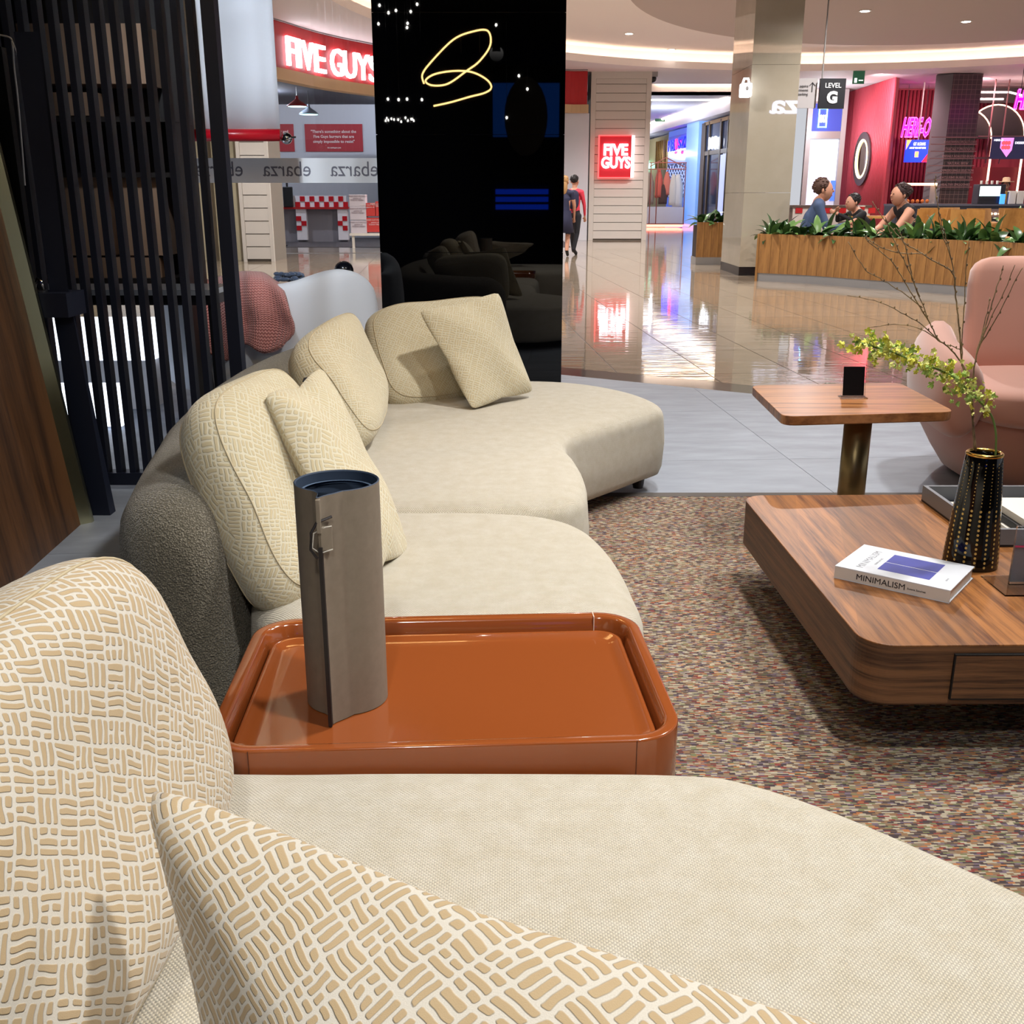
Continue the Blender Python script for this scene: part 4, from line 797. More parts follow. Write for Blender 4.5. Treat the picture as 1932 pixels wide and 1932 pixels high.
lt = thing('low_table', 'low pale table between the diners carrying the red cup', 'table', (p.x+.1, 18.0, 0)); MB().box(p.x-.3, 17.85, .89, p.x+.45, 18.25, .93).build('top', PLY, lt); MB().box(p.x+.05, 18.0, 0, p.x+.12, 18.08, .89).build('leg', BLACK, lt)

# ---------------------------------------------------------------- people
SK = mat('skin', c=(186, 134, 108), rough=.6)
def figure(name, label, J, Ed, mats, loc, side=(1, 0, 0)):
    """J: name->(pos, radius); Ed: (a, b, material index)"""
    t = thing(name, label, 'person', loc); names = list(J)
    side = Vector(side).normalized(); mb = MB(); rad = lambda k_: J[k_][1] if isinstance(J[k_][1], tuple) else (J[k_][1], J[k_][1])
    for a, b, _ in Ed:
        pa, pb = Vector(J[a][0]), Vector(J[b][0]); ra, rb = rad(a), rad(b); t_ = (pb-pa).normalized(); e1 = side-t_*side.dot(t_)
        if e1.length < .3: e1 = Vector((0, 0, 1))-t_*t_.z
        e1.normalize(); e2 = t_.cross(e1); rs = []
        for c_, r_, q in [(pa, ra, -1+i/4) for i in range(4)]+[(pa, ra, 0), (pb, rb, 0)]+[(pb, rb, (i+1)/4) for i in range(4)]:
            k2 = math.sqrt(max(.003, 1-q*q)); cc = c_+t_*q*min(r_)
            rs.append([cc+e1*r_[0]*k2*math.cos(w_)+e2*r_[1]*k2*math.sin(w_) for w_ in [2*math.pi*i/14 for i in range(14)]])
        mb.rings(rs)
    o = mb.build('b', SK); q = o.modifiers.new('r', 'REMESH'); q.mode = 'VOXEL'; q.voxel_size = .009; q = o.modifiers.new('k', 'SMOOTH'); q.iterations = 5; q.factor = .5
    bpy.context.view_layer.update(); m2 = bpy.data.meshes.new_from_object(o.evaluated_get(bpy.context.evaluated_depsgraph_get())); bpy.data.objects.remove(o)
    m2.materials.clear()
    for x in mats: m2.materials.append(x)
    E3 = [(Vector(J[a][0]), Vector(J[b][0]), k_) for a, b, k_ in Ed]
    for pf in m2.polygons:
        c_ = pf.center; bd_ = 1e9; bi = 0
        for a, b, k_ in E3:
            ab = b-a; tt_ = max(0, min(1, (c_-a).dot(ab)/max(ab.length_squared, 1e-9))); dd_ = (c_-(a+ab*tt_)).length
            if dd_ < bd_: bd_ = dd_; bi = k_
        pf.material_index = bi; pf.use_smooth = True
    ob = bpy.data.objects.new('body', m2); C.objects.link(ob); ob.parent = t
    return t
def hand(J, Ed, base, root, pos, d, mi, s=1.0):
    pos = Vector(pos); d = Vector(d).normalized(); side = d.cross(Vector((0, 1, 0.2))).normalized(); J[base+'p'] = (tuple(pos+d*.05*s), (.022, .03)); Ed.append((root, base+'p', mi))
    for i, (o_, L_) in enumerate(((-.03, .07), (-.01, .08), (.01, .075), (.03, .06))):
        J[base+'f%d' % i] = (tuple(pos+d*(.07+L_)*s+side*o_*s+Vector((0, .012, 0))), .008); Ed.append((base+'p', base+'f%d' % i, mi))
    J[base+'th'] = (tuple(pos+d*.07*s-side*.05*s), .009); Ed.append((base+'p', base+'th', mi))
def headparts(t, c, face, hairm, r=.1, style='short', nose=True):
    c = Vector(c); f = Vector(face).normalized(); s_ = Vector((-f.y, f.x, 0)).normalized()
    mbh = MB()
    def hf(p):
        return p
    rh = random.Random(int(c.x*97)); hc = c-f*.026+Vector((0, 0, .030))
    mbh.ellipsoid(hc, (r*.97, r*.97, r*.95), 18, 12); h = mbh
    for _ in range(70):
        d_ = Vector((rh.gauss(0, 1), rh.gauss(0, 1), rh.gauss(.5, .8))).normalized()
        if d_.dot(f) > .62 and d_.z < .5: continue
        h.ellipsoid(hc+d_*r*.93, (r*.16, r*.16, r*.10), 6, 4)
    if style == 'bun': h.ellipsoid(c-f*.125+Vector((0, 0, .03)), (.05, .05, .05), 12, 8)
    if style == 'long': h.ellipsoid(c-f*.06-Vector((0, 0, .12)), (.075, .06, .17), 12, 8)
    h.build('hair', hairm, t, smooth=True)
    mf = MB().ellipsoid(c+f*.028-Vector((0, 0, .028)), (r*.80, r*.80, r*1.12), 18, 12); mf.build('face', MATS['skin'], t, smooth=True)
    MB().obox(c+f*(r*.8+.034)-Vector((0, 0, .028)), f*.014, s_*.011, Vector((0, 0, .022))).build('nose', MATS['skin'], t, smooth=True, sub=1)
    for q in (-1, 1):
        MB().ellipsoid(c+s_*q*r*.86-f*.005-Vector((0, 0, .025)), (.016, .016, .03), 8, 6).build('ear', MATS['skin'], t, smooth=True)
        MB().ellipsoid(c+f*(r*.8+.018)+s_*q*.03-Vector((0, 0, .006)), (.010, .010, .007), 8, 6).build('eye', mat('eye_dark', c=(30, 22, 20), rough=.2), t)
    MB().ellipsoid(c+f*(r*.78+.014)-Vector((0, 0, .082)), (.02, .02, .007), 8, 6).build('mouth', mat('lip', c=(160, 88, 80)), t)
# seated figures use local coords: x right, y away, z up
def seated(name, label, x, y, zh, face, lean, shirt, hairm, sleeve, style, arms, scale=1.0, pants=None):
    pants = pants or mat('dark_trousers', c=(28, 28, 34), rough=.8)
    hx, hy, hz = 0, 0, zh; f = Vector(face).normalized(); B = Vector((-f.x*lean, -f.y*lean, 0)); hip = Vector((B.x*1.7, B.y*1.7, zh-.74)); nk = Vector((B.x*.35, B.y*.35, zh-.15)); ch_ = Vector((B.x*.8, B.y*.8, zh-.36)); s_ = Vector((-f.y, f.x, 0))
    J = {'pelvis': (tuple(hip), (.15, .13)), 'belly': (tuple((hip+ch_)/2), (.155, .125)), 'chest': (tuple(ch_), (.16, .125)), 'upper': (tuple(nk-Vector((0, 0, .055))), (.125, .085)), 'neck': (tuple(nk), .05), 'jaw': ((f.x*.01, f.y*.01, zh-.08), .06), 'head': ((0, 0, zh), .082), 'crown': ((0, 0, zh+.05), .062)}
    Ed = [('pelvis', 'belly', 0), ('belly', 'chest', 0), ('chest', 'upper', 0), ('upper', 'neck', 1), ('neck', 'jaw', 1), ('jaw', 'head', 1), ('head', 'crown', 1)]
    for q, nm_ in ((1, 'l'), (-1, 'r')):
        sh = nk+s_*q*.165-Vector((0, 0, .055)); el, wr_ = arms[0 if q == 1 else 1]; el = Vector(el); wr_ = Vector(wr_)
        el = f*el.y+s_*q*el.x+Vector((0, 0, zh+el.z)); wr_ = f*wr_.y+s_*q*wr_.x+Vector((0, 0, zh+wr_.z))
        J['sh'+nm_] = (tuple(sh), .062); J['um'+nm_] = (tuple((sh+el)/2), .052); J['el'+nm_] = (tuple(el), .042); J['wr'+nm_] = (tuple(wr_), .027)
        Ed += [('upper', 'sh'+nm_, 0), ('sh'+nm_, 'um'+nm_, sleeve), ('um'+nm_, 'el'+nm_, sleeve), ('el'+nm_, 'wr'+nm_, sleeve if sleeve == 0 else 1)]
        hand(J, Ed, 'h'+nm_, 'wr'+nm_, wr_, (wr_-el), 1)
        th = hip+s_*q*.09+Vector((0, 0, -.01)); kn = hip+f*.44+s_*q*.12-Vector((0, 0, .02)); an = kn-Vector((0, 0, .42))+f*.02; toe = an+f*.15-Vector((0, 0, .04))
        J['th'+nm_] = (tuple(th), .085); J['kn'+nm_] = (tuple(kn), .06); J['an'+nm_] = (tuple(an), .042); J['to'+nm_] = (tuple(toe), .035)
        Ed += [('pelvis', 'th'+nm_, 2), ('th'+nm_, 'kn'+nm_, 2), ('kn'+nm_, 'an'+nm_, 2), ('an'+nm_, 'to'+nm_, 3)]
    t = figure(name, label, J, Ed, [shirt, SK, pants, BLACK], (x, y, 0), s_)
    c_ = Vector((x, y, zh))
    headparts(t, c_, f, hairm, .112, style); t.scale = (scale,)*3; return t
mp_ = at(1552, 356, Y=16.6); hz = mp_.z
seated('person', 'seated person in a blue shirt looking right over the planter', mp_.x, 16.55, hz/1.22, (.9, -.25, 0), .12, mat('blue_shirt', c=(62, 78, 108), rough=.8), mat('brown_hair', c=(74, 48, 38), rough=.7), 0, 'short', (((.2, .1, -.5), (.1, .32, -.48)), ((.2, .08, -.5), (.05, .33, -.42))), scale=1.22)
def stool(x, y, z, lab):
    t = thing('bar_stool', lab, 'stool', (x, y, 0), 'high stools hidden behind the planter'); MB().lathe([(.17, z-.04), (.18, z)], (x, y, 0), 20).build('seat', PLY, t)
    for q in range(4): a_ = q*math.pi/2+.7; MB().tube([(x+.1*math.cos(a_), y+.1*math.sin(a_), z-.04), (x+.2*math.cos(a_), y+.2*math.sin(a_), 0)], .014, 6).build('leg', PLY, t)
stool(mp_.x-.22, 16.6, hz-1.07, 'high stool under the person in the blue shirt')
p2 = at(1607, 380, Y=17.9); seated('person', 'person in black bent low over the table behind the red cup', p2.x, 17.85, p2.z, (-.9, -.3, 0), .3, mat('black_shirt', c=(20, 18, 22), rough=.8), mat('black_hair', c=(22, 16, 16), rough=.6), 0, 'short', (((.2, .12, -.3), (.05, .3, -.2)), ((.2, .12, -.3), (.0, .28, -.16))))
stool(p2.x+.5, 17.95, p2.z-.87, 'high stool under the person bent over the table')
p3 = at(1694, 365, Y=16.5); seated('person', 'seated person with dark hair in a bun and a black sleeveless top', p3.x, 16.4, p3.z/1.2, (-.95, -.2, 0), .2, mat('black_shirt'), mat('dark_brown_hair', c=(44, 24, 22), rough=.6), 1, 'bun', (((.2, .12, -.42), (.08, .34, -.5)), ((.2, .12, -.42), (.05, .36, -.5))), scale=1.2)
stool(p3.x+.36, 16.45, p3.z-1.06, 'high stool under the person in the black sleeveless top')
p4 = at(1898, 345, Y=29.4); t4 = seated('person', 'person in a straw hat and yellow top behind the cafe counter', p4.x, 29.4, p4.z-.06, (-.3, -.9, 0), .03, mat('yellow_shirt', c=(150, 120, 40), rough=.8), mat('dark_brown_hair'), 0, 'short', (((.2, .1, -.45), (.1, .3, -.4)), ((.2, .1, -.45), (.1, .3, -.4))))
MB().lathe([(.21, 0), (.2, .015), (.105, .02), (.095, .11), (.06, .13)], (p4.x, 29.4, p4.z+.02), 24).build('straw_hat', mat('straw', c=(206, 176, 140), rough=.8), t4, smooth=True)
# walking people
def walker(name, label, x, y, hgt, shirt, pants, hairm, sleeve, stride, face, style='short', skirt=None):
    k_ = hgt/1.72; f = Vector(face).normalized(); s_ = Vector((-f.y, f.x, 0)); Z = lambda z: Vector((0, 0, z*k_))
    J = {'pelvis': (tuple(Z(.93)), (.135, .11)), 'belly': (tuple(Z(1.08)), (.125, .1)), 'chest': (tuple(Z(1.25)), (.14, .105)), 'upper': (tuple(Z(1.39)), (.09, .08)), 'neck': (tuple(Z(1.47)), .05), 'jaw': (tuple(Z(1.54)+f*.01), .056), 'head': (tuple(Z(1.62)), .078), 'crown': (tuple(Z(1.66)), .06)}
    Ed = [('pelvis', 'belly', 0), ('belly', 'chest', 0), ('chest', 'upper', 0), ('upper', 'neck', 1), ('neck', 'jaw', 1), ('jaw', 'head', 1), ('head', 'crown', 1)]
    for q, nm_ in ((1, 'l'), (-1, 'r')):
        sh = Z(1.38)+s_*q*.165; el = Z(1.10)+s_*q*.21-f*q*.06; wr_ = Z(.88)+s_*q*.2+f*(.02-q*.1)
        for a_, b_, r_ in (('sh', sh, .055), ('um', (sh+el)/2, .047), ('el', el, .038), ('wr', wr_, .026)): J[a_+nm_] = (tuple(b_), r_)
        Ed += [('upper', 'sh'+nm_, 0), ('sh'+nm_, 'um'+nm_, 0), ('um'+nm_, 'el'+nm_, sleeve), ('el'+nm_, 'wr'+nm_, sleeve)]; hand(J, Ed, 'h'+nm_, 'wr'+nm_, wr_, (wr_-el), 1)
        th = Z(.86)+s_*q*.085; kn = Z(.48)+s_*q*.09+f*q*stride*.5; an = Z(.09)+s_*q*.09+f*q*stride; toe = an+f*.16-Vector((0, 0, .05))
        if q < 0: an = an+Z(.05); toe = an+f*.13-Vector((0, 0, .10)); kn = kn+f*.06
        for a_, b_, r_ in (('th', th, .085), ('kn', kn, .056), ('an', an, .04), ('to', toe, .033)): J[a_+nm_] = (tuple(b_), r_)
        Ed += [('pelvis', 'th'+nm_, 2), ('th'+nm_, 'kn'+nm_, 2), ('kn'+nm_, 'an'+nm_, 2 if not skirt else 1), ('an'+nm_, 'to'+nm_, 3)]
    t = figure(name, label, J, Ed, [shirt, SK, pants, BLACK], (x, y, 0), s_); headparts(t, Vector((x, y, 0))+Z(1.63), f, hairm, .095*k_**.5, style)
    if skirt: MB().lathe([(.15, 1.0*k_), (.17, .85*k_), (.22, .52*k_), (.20, .52*k_), (.13, 1.0*k_)], (x, y, 0), 24, False, False).build('skirt', skirt, t, smooth=True)
    return t
wk = at(1083, 470, z=0); w1 = walker('person', 'walking person in a red jacket and dark trousers seen from behind', 1.36, 23.3, 1.66, mat('red_jacket', c=(206, 56, 74), rough=.7), mat('dark_trousers'), mat('black_hair'), 0, .2, (.45, .9, 0))
MB().ellipsoid((1.32, 23.13, 1.18), (.13, .09, .2), 14, 10, .7).build('backpack', mat('navy_bag', c=(40, 38, 66), rough=.7), w1, smooth=True)
w2 = walker('person', 'fair-haired person in a dark blue dress half hidden by the black pillar', 1.12, 22.9, 1.64, mat('navy_dress', c=(38, 40, 66), rough=.7), mat('navy_dress'), mat('fair_hair', c=(168, 130, 84), rough=.6), 1, .14, (.2, .95, 0), 'long', mat('navy_dress'))

# ================================================================ STORE FURNITURE
def seatmod(name, poly, top, parent, bottom=.06, r=.075, crown=.012):
    P = catmull([(x, y, 0) for x, y in poly], 8); k = len(P)
    area = sum(P[i].x*P[(i+1) % k].y-P[(i+1) % k].x*P[i].y for i in range(k))
    if area < 0: P.reverse()
    nr = []
    for i in range(k):
        t = (P[(i+1) % k]-P[i-1]).normalized(); nr.append(Vector((-t.y, t.x, 0)))
    def ring(d, z): return [(P[i].x+nr[i].x*d, P[i].y+nr[i].y*d, z) for i in range(k)]
    rs = [ring(.05, bottom), ring(.012, bottom+.02), ring(.0, bottom+.05), ring(-.008, (bottom+top)/2), ring(0, top-r)]
    for i in range(1, 8): a = R(90*i/7); rs.append(ring(r*(1-math.cos(a)), top-r+r*math.sin(a)))
    rs.append(ring(r+.015, top+crown*.3))
    mb = MB(); mb.rings(rs, True, False); last = rs[-1]; bse = (len(rs)-1)*k
    from mathutils.geometry import tessellate_polygon
    for tri in tessellate_polygon([[Vector(p) for p in last]]): mb.f.append(tuple(bse+i for i in tri))
    o = mb.build(name, SEAT, parent, smooth=True, boxuv=True)
    return o
def cushion(name, BL, BR, TR, TL, th, m, label, n=4.0, pinch=0, piping=False, sag=0, group=None, pw=2.2, seed=0, parent=None):
    rnd = random.Random(seed); rings_, seg = 22, 112
    w_ = ((BR-BL).length+(TR-TL).length)/2; h_ = ((TL-BL).length+(TR-BR).length)/2
    def base(a, b): s_, t = (a+1)/2, (b+1)/2; return BL*(1-s_)*(1-t)+BR*s_*(1-t)+TR*s_*t+TL*(1-s_)*t
    nrm = (BR-BL).cross(TL-BL).normalized()
    ph = [rnd.uniform(0, 6) for _ in range(6)]
    vs = []; uv = []
    def radius(t):
        c, s = abs(math.cos(t)), abs(math.sin(t)); rr = (c**n+s**n)**(-1/n)
        if pinch: rr *= 1-pinch*(1-abs(math.sin(2*t))**1.2)
        return rr
    rows = []; N_ = rings_
    prof = [1-(1-i/N_)**1.8 for i in range(N_+1)]                    # dense near the rim
    def pt(rf, t, side):
        rr = radius(t)*rf; a, b = rr*math.cos(t), rr*math.sin(t)
        if pinch: tk = max(0, 1-rf**2)**.62*(1-.10*rf)
        else: tk = max(0, 1-rf**7)**.5*(.86+.14*math.cos(rf*1.5))
        wob = .004*math.sin(5*a+ph[0]+3*b)+.004*math.sin(4*b+ph[1]-2*a)+(.006*math.sin(7*t+ph[2])*rf**4 if pinch else .002*math.sin(9*t+ph[2])*rf**3)
        p = base(a, b)+nrm*side*(th/2*tk+wob*min(1, tk*2))
        if sag: p = p+nrm*(-sag*(1-b)*(b+1)*0+sag*(a*a))
        return p, a, b
    for side in (1, -1):
        for i in range(N_+1):
            row = []
            for j in range(seg):
                t = 2*math.pi*j/seg; p, a, b = pt(prof[i], t, side); row.append(p)
            rows.append((side, row))
    # uv by arc length along each spoke
    for side in (1, -1):
        rr_ = [r_ for s_, r_ in rows if s_ == side]; acc = [0]*seg
        for i, row in enumerate(rr_):
            for j in range(seg):
                t = 2*math.pi*j/seg
                if i: acc[j] += (row[j]-rr_[i-1][j]).length
                d = Vector((math.cos(t)*radius(t)*w_/2, math.sin(t)*radius(t)*h_/2)).normalized(); uv.append((d.x*acc[j]*1.0+(3.1 if side < 0 else 0), d.y*acc[j])); vs.append(row[j])
    mb = MB(); mb.v = vs; K = N_+1
    for sd in (0, 1):
        o = sd*K*seg
        for i in range(K-1):
            for j in range(seg):
                j2 = (j+1) % seg; a, b, c, d = o+i*seg+j, o+i*seg+j2, o+(i+1)*seg+j2, o+(i+1)*seg+j
                if i == 0: mb.f.append((b, c, d) if sd == 0 else (d, c, b))
                else: mb.f.append((a, b, c, d) if sd == 0 else (d, c, b, a))
    ob = mb.build(name, m, parent, smooth=True, uv=uv)
    tag(ob, label, 'cushion', group)
    if piping:
        for side in (1, -1):
            pts = []
            for j in range(seg+1):
                p, a, b = pt(.925, 2*math.pi*j/seg, side); pts.append(p+nrm*side*.001)
            MB().tube(pts, .0019, 6).build('piping', mat('piping_thread', c=(190, 176, 146), rough=.9), ob, smooth=True)
    return ob
def shell(path, half, z0, z1, name, parent, m):
    P = catmull([(x, y, 0) for x, y in path], 24, False); rs = []
    K = len(P); S_ = [0]
    for i in range(1, K): S_.append(S_[-1]+(P[i]-P[i-1]).length)
    for i, p in enumerate(P):
        t = (P[min(i+1, K-1)]-P[max(i-1, 0)]).normalized(); nn = Vector((-t.y, t.x, 0)); e = min(S_[i], S_[-1]-S_[i])/(half*1.25)
        q_ = math.sqrt(max(0, 1-(1-min(1, e))**2)); hh = half*(.04+.96*q_); zt = z1-.16*(1-q_)
        ring = [p+nn*hh*.92+Vector((0, 0, z0)), p+nn*hh*1.0+Vector((0, 0, z0+.08)), p+nn*hh*1.06+Vector((0, 0, (z0+zt)/2))]
        for q in range(11): a = R(180*q/10); ring.append(p+nn*hh*math.cos(a)+Vector((0, 0, zt-half*.9+half*.9*math.sin(a))))
        ring += [p-nn*hh*1.06+Vector((0, 0, (z0+zt)/2)), p-nn*hh*1.0+Vector((0, 0, z0+.08)), p-nn*hh*.92+Vector((0, 0, z0))]
        rs.append(ring)
    return MB().rings(rs).build(name, m, parent, smooth=True)

rug = MB().prism([(-.62, -1), (2.8, -1), (2.8, 4.24), (-.62, 4.24)], .0, .010).build('patterned_rug', RUG); tag(rug, 'large multicoloured woven rug under the coffee table', 'rug')
bd2 = MB().box(-.62, 4.24, .0, 2.8, 4.30, .011).build('rug_border', mat('rug_border', c=(88, 82, 78), rough=.9), rug); MB().box(-.68, -1, 0, -.62, 4.30, .011).build('rug_border', mat('rug_border'), rug)

SOFA = thing('curved_sofa', 'long curved cream sofa with a grey textured back beyond the orange tray table', 'sofa', (-.3, 3.4, 0))
s1p = [(.285, 2.08), (.292, 2.27), (.268, 2.52), (.21, 2.72), (.09, 2.83), (-.1, 2.868), (-.33, 2.868), (-.70, 2.86), (-.65, 2.4), (-.57, 2.10), (-.46, 2.0), (-.2, 1.988), (.15, 1.99)]
seatmod('seat_cushion', s1p, .38, SOFA)
s2p = [(.585, 4.27), (.655, 4.36), (.655, 4.5), (.56, 4.74), (.36, 4.96), (.10, 5.05), (-.3, 5.0), (-.62, 4.75), (-.78, 4.2), (-.80, 3.6), (-.74, 3.05), (-.6, 2.89), (-.33, 2.882), (-.05, 2.885), (.12, 2.90), (.205, 2.96), (.238, 3.10), (.243, 3.3), (.228, 3.5), (.205, 3.66), (.222, 3.80), (.30, 3.92), (.45, 4.1)]
seatmod('seat_cushion', s2p, .38, SOFA, crown=.006, r=.06)
shell([(-.70, 2.10), (-.765, 2.26), (-.82, 2.5), (-.875, 2.8), (-.925, 3.1), (-.96, 3.6), (-.93, 4.25), (-.76, 4.85), (-.38, 5.25), (-.05, 5.36)], .14, .05, .63, 'backrest', SOFA, BOUCLE)
for x, y in ((.56, 4.38), (.2, 2.75), (.1, 4.8), (-.45, 2.15)): MB().lathe([(.022, .011), (.026, .03), (.03, .075)], (x, y, 0), 16).build('foot', mat('dark_foot', c=(46, 34, 26), rough=.4), SOFA)
cushion('back_cushion', at(530, 1206, 2.05), at(665, 950, 2.72), at(505, 690, 2.75), at(330, 768, 2.28), .20, FAB2, 'large patterned back cushion nearest the orange tray, behind the grey cylinder', n=4.2, piping=True, seed=1)
cushion('back_cushion', at(688, 862, 3.40), at(722, 780, 4.0), at(652, 585, 4.15), at(532, 660, 3.62), .20, FAB2, 'tall patterned back cushion in the middle of the curved sofa', n=3.8, piping=True, seed=2)
cushion('back_cushion', at(730, 782, 4.36), at(960, 742, 4.75), at(946, 558, 5.0), at(676, 590, 4.78), .16, FAB2, 'wide patterned back cushion at the far end of the sofa', n=5, piping=True, seed=3)
cushion('throw_pillow', at(891, 772, 4.27), at(1006, 738, 4.56), at(940, 552, 4.72), at(791, 587, 4.50), .12, FAB2, 'square patterned pillow leaning on the far back cushion', n=26, pinch=.05, seed=4)
D = cushion('throw_pillow', at(690, 1125, 2.15), at(770, 1034, 2.50), at(606, 694, 2.75), at(500, 746, 2.42), .13, FAB2, 'square patterned pillow with pointed corner and small black tag behind the grey cylinder', n=30, pinch=.085, seed=5)
p = at(585, 715, 2.74); MB().obox(p, (.018, .004, .002), (0, .010, .003), (0, -.0005, .0015)).build('black_tag', BLACK, D)

NS = thing('near_sofa', 'cream sofa seat in the foreground nearest the camera', 'sofa', (.1, .8, 0))
s3p = [(-.62, 1.40), (-.3, 1.422), (.03, 1.424), (.27, 1.418), (.37, 1.392), (.50, 1.30), (.68, 1.12), (.86, .93), (.98, .72), (1.0, .45), (.9, .2), (.6, .05), (.1, .0), (-.4, .0), (-.7, .1), (-.76, .6), (-.74, 1.2)]
seatmod('seat_cushion', s3p, .403, NS, crown=.010, r=.06)
shell([(-.92, 1.2), (-.97, .9), (-1.0, .4), (-.95, -.1), (-.8, -.45)], .125, .05, .6, 'backrest', NS, BOUCLE)
cushion('back_cushion', at(-95, 2420, .60), at(375, 1560, 1.33), at(150, 1002, 1.23), at(-800, 1650, .60), .29, FAB, 'large patterned back cushion at the lower left foreground', n=4.2, piping=True, seed=6)
cushion('throw_pillow', at(520, 2690, .50), at(1700, 3300, .27), at(1720, 1995, .56), at(280, 1478, .83), .15, FAB, 'patterned pillow with a pointed corner filling the bottom edge of the photo', n=30, pinch=.05, seed=7)

# tray table
T = thing('tray_table', 'glossy terracotta lacquered tray table between the two sofas', 'table', (-.11, 1.7, 0)); TX0, TX1, TY0, TY1, TR_ = -.505, .268, 1.435, 1.965, R(3.2)
def rr(d, z, r=.085): return [(p.x, p.y, z) for p in rrect(TX0+d, TY0+d, TX1-d, TY1-d, max(r-d, .02), 10)]
cT = Vector(((TX0+TX1)/2, (TY0+TY1)/2, 0)); mT = Matrix.Rotation(TR_, 3, 'Z')
def rot(rs): return [[mT@(Vector(p)-cT)+cT for p in r_] for r_ in rs]
MB().rings(rot([rr(.006, .20), rr(0, .204), rr(0, .416), rr(.0012, .4195), rr(.004, .42), rr(.016, .42), rr(.020, .419), rr(.024, .414), rr(.031, .386), rr(.031, .34)]), True, False).build('rim', LACQ, T, smooth=True).data.materials[0]
MB().rings(rot([rr(.036, .34), rr(.036, .392), rr(.038, .3945), rr(.042, .3955), rr(.046, .394), rr(.056, .388), rr(.066, .386)]), True, True).build('tray_top', LACQ, T, smooth=True)
MB().rings(rot([rr(.03, .345), rr(.037, .345)]), False, False).build('shadow_gap', mat('dark_gap', c=(60, 24, 12), rough=.4), T)
MB().rings(rot([rr(.12, .012, .05), rr(.12, .2, .05)])).build('plinth', mat('plinth_brown', c=(86, 46, 26), rough=.4), T)
sl = mat('seam_dark', c=(84, 40, 20), rough=.4)
for x, y, w_, m_ in ((.185, TY0-.0006, .0012, sl), (-.43, TY0-.0006, .0012, sl), (.182, TY1-.03, .0016, mat('seam_light', c=(240, 220, 205), rough=.4))):
    mbx = MB().box(x, y, .21 if m_ is sl else .39, x+w_, y+(.001 if m_ is sl else .03), .4195 if m_ is sl else .4206); mbx.v = [mT@(v-cT)+cT for v in mbx.v]; mbx.build('seam', m_, T)

# leather cylinder
CX, CYY, CZ, CR, CHT = -.296, 1.665, .3865, .0715, .405
LEA = stone('taupe_leather', (128, 118, 104), (120, 110, 96), .55, 60); NAVY = mat('navy_lining', c=(44, 58, 78), rough=.7)
cyl = thing('leather_cylinder', 'taupe leather wrapped cylinder with navy lining standing on the orange tray', 'container', (CX, CYY, CZ))
fin = Vector((CX-.012, CYY-.105)); aF = math.atan2(fin.y-CYY, fin.x-CX)
pl_ = []
for i in range(61):
    a = aF+R(24)+R(360-44)*i/60; r_ = CR; pl_.append(Vector((CX+r_*math.cos(a), CYY+r_*math.sin(a)*.97)))
pa, pb = pl_[0], pl_[-1]
lead = [fin+Vector((.003, .0)), fin+Vector((.006, .022))]; full = catmull([(*fin, 0), (*(fin+(pa-fin)*.3+Vector((-.002, 0))), 0), (*(fin+(pa-fin)*.62), 0), (*pa, 0)], 4, False)
outl = [Vector((p.x, p.y)) for p in full[:-1]]+pl_+[Vector((p.x, p.y)) for p in catmull([(*pb, 0), (*(fin+(pb-fin)*.5+Vector((.003, .006))), 0), (*(fin+Vector((-.004, 0))), 0)], 4, False)][1:]
inn = [p+(Vector((CX, CYY))-p).normalized()*.0035 for p in outl]; k_ = len(outl)
def zb(p): return CZ if (p-fin).length > .03 else CZ
MB().rings([[(p.x, p.y, z) for p in outl] for z in (CZ+.001, CZ+CHT)], False, False, closed=True).build('leather_wrap', LEA, cyl, smooth=True)
inl = [p for p in inn if (p-Vector((CX, CYY))).length < CR+.004]
MB().rings([[(p.x, p.y, z) for p in inl] for z in (CZ+CHT-.001, CZ+.05)], False, True, closed=True).build('lining', NAVY, cyl, smooth=True)
MB().rings([[(p.x, p.y, CZ+CHT) for p in outl], [(p.x, p.y, CZ+CHT+.0012) for p in [(a+b)/2 for a, b in zip(outl, inn)]], [(p.x, p.y, CZ+CHT-.001) for p in inn]], False, False).build('top_edge', NAVY, cyl)
MB().rings([[(CX+(CR-.008)*math.cos(a), CYY+(CR-.008)*math.sin(a), CZ+CHT-.022+z) for a in [2*math.pi*i/48 for i in range(48)]] for z in (0, .006)]+[[(CX+(CR-.013)*math.cos(a), CYY+(CR-.013)*math.sin(a), CZ+CHT-.016) for a in [2*math.pi*i/48 for i in range(48)]]], False, False).build('inner_rim', mat('slate_blue', c=(84, 102, 126), rough=.6), cyl)
MB().obox((fin.x-.0005, fin.y-.0025, CZ+CHT*.40), (.0032, 0, 0), (0, .0045, 0), (0, 0, CHT*.395)).build('dark_edge', mat('edge_black', c=(26, 22, 24), rough=.5), cyl)
zs_ = CZ+CHT-.070; fdir = Vector((fin.x-CX, fin.y-CYY, 0)).normalized()
mbx = MB().obox((fin.x+.008, fin.y+.005, zs_), (.010, .004, 0), (.0012, -.0028, 0), (0, 0, .021)); strp = mbx.build('strap', LEA, cyl, bevel=.004)
MB().obox((fin.x-.001, fin.y+.0, CZ+CHT-.03), (.0035, 0, 0), (0, .006, 0), (0, 0, .028)).build('top_tab', LEA, cyl, bevel=.001)
stp = MB().tube([(fin.x+.018, fin.y+.006, zs_+.021), (fin.x+.008, fin.y+.003, zs_+.020), (fin.x-.010, fin.y-.004, zs_+.012), (fin.x-.013, fin.y-.006, zs_-.012), (fin.x-.002, fin.y-.001, zs_-.023), (fin.x+.018, fin.y+.005, zs_-.018)], .0011, 6); stp.build('stitching', mat('stitch', c=(200, 196, 186), rough=.8), strp)
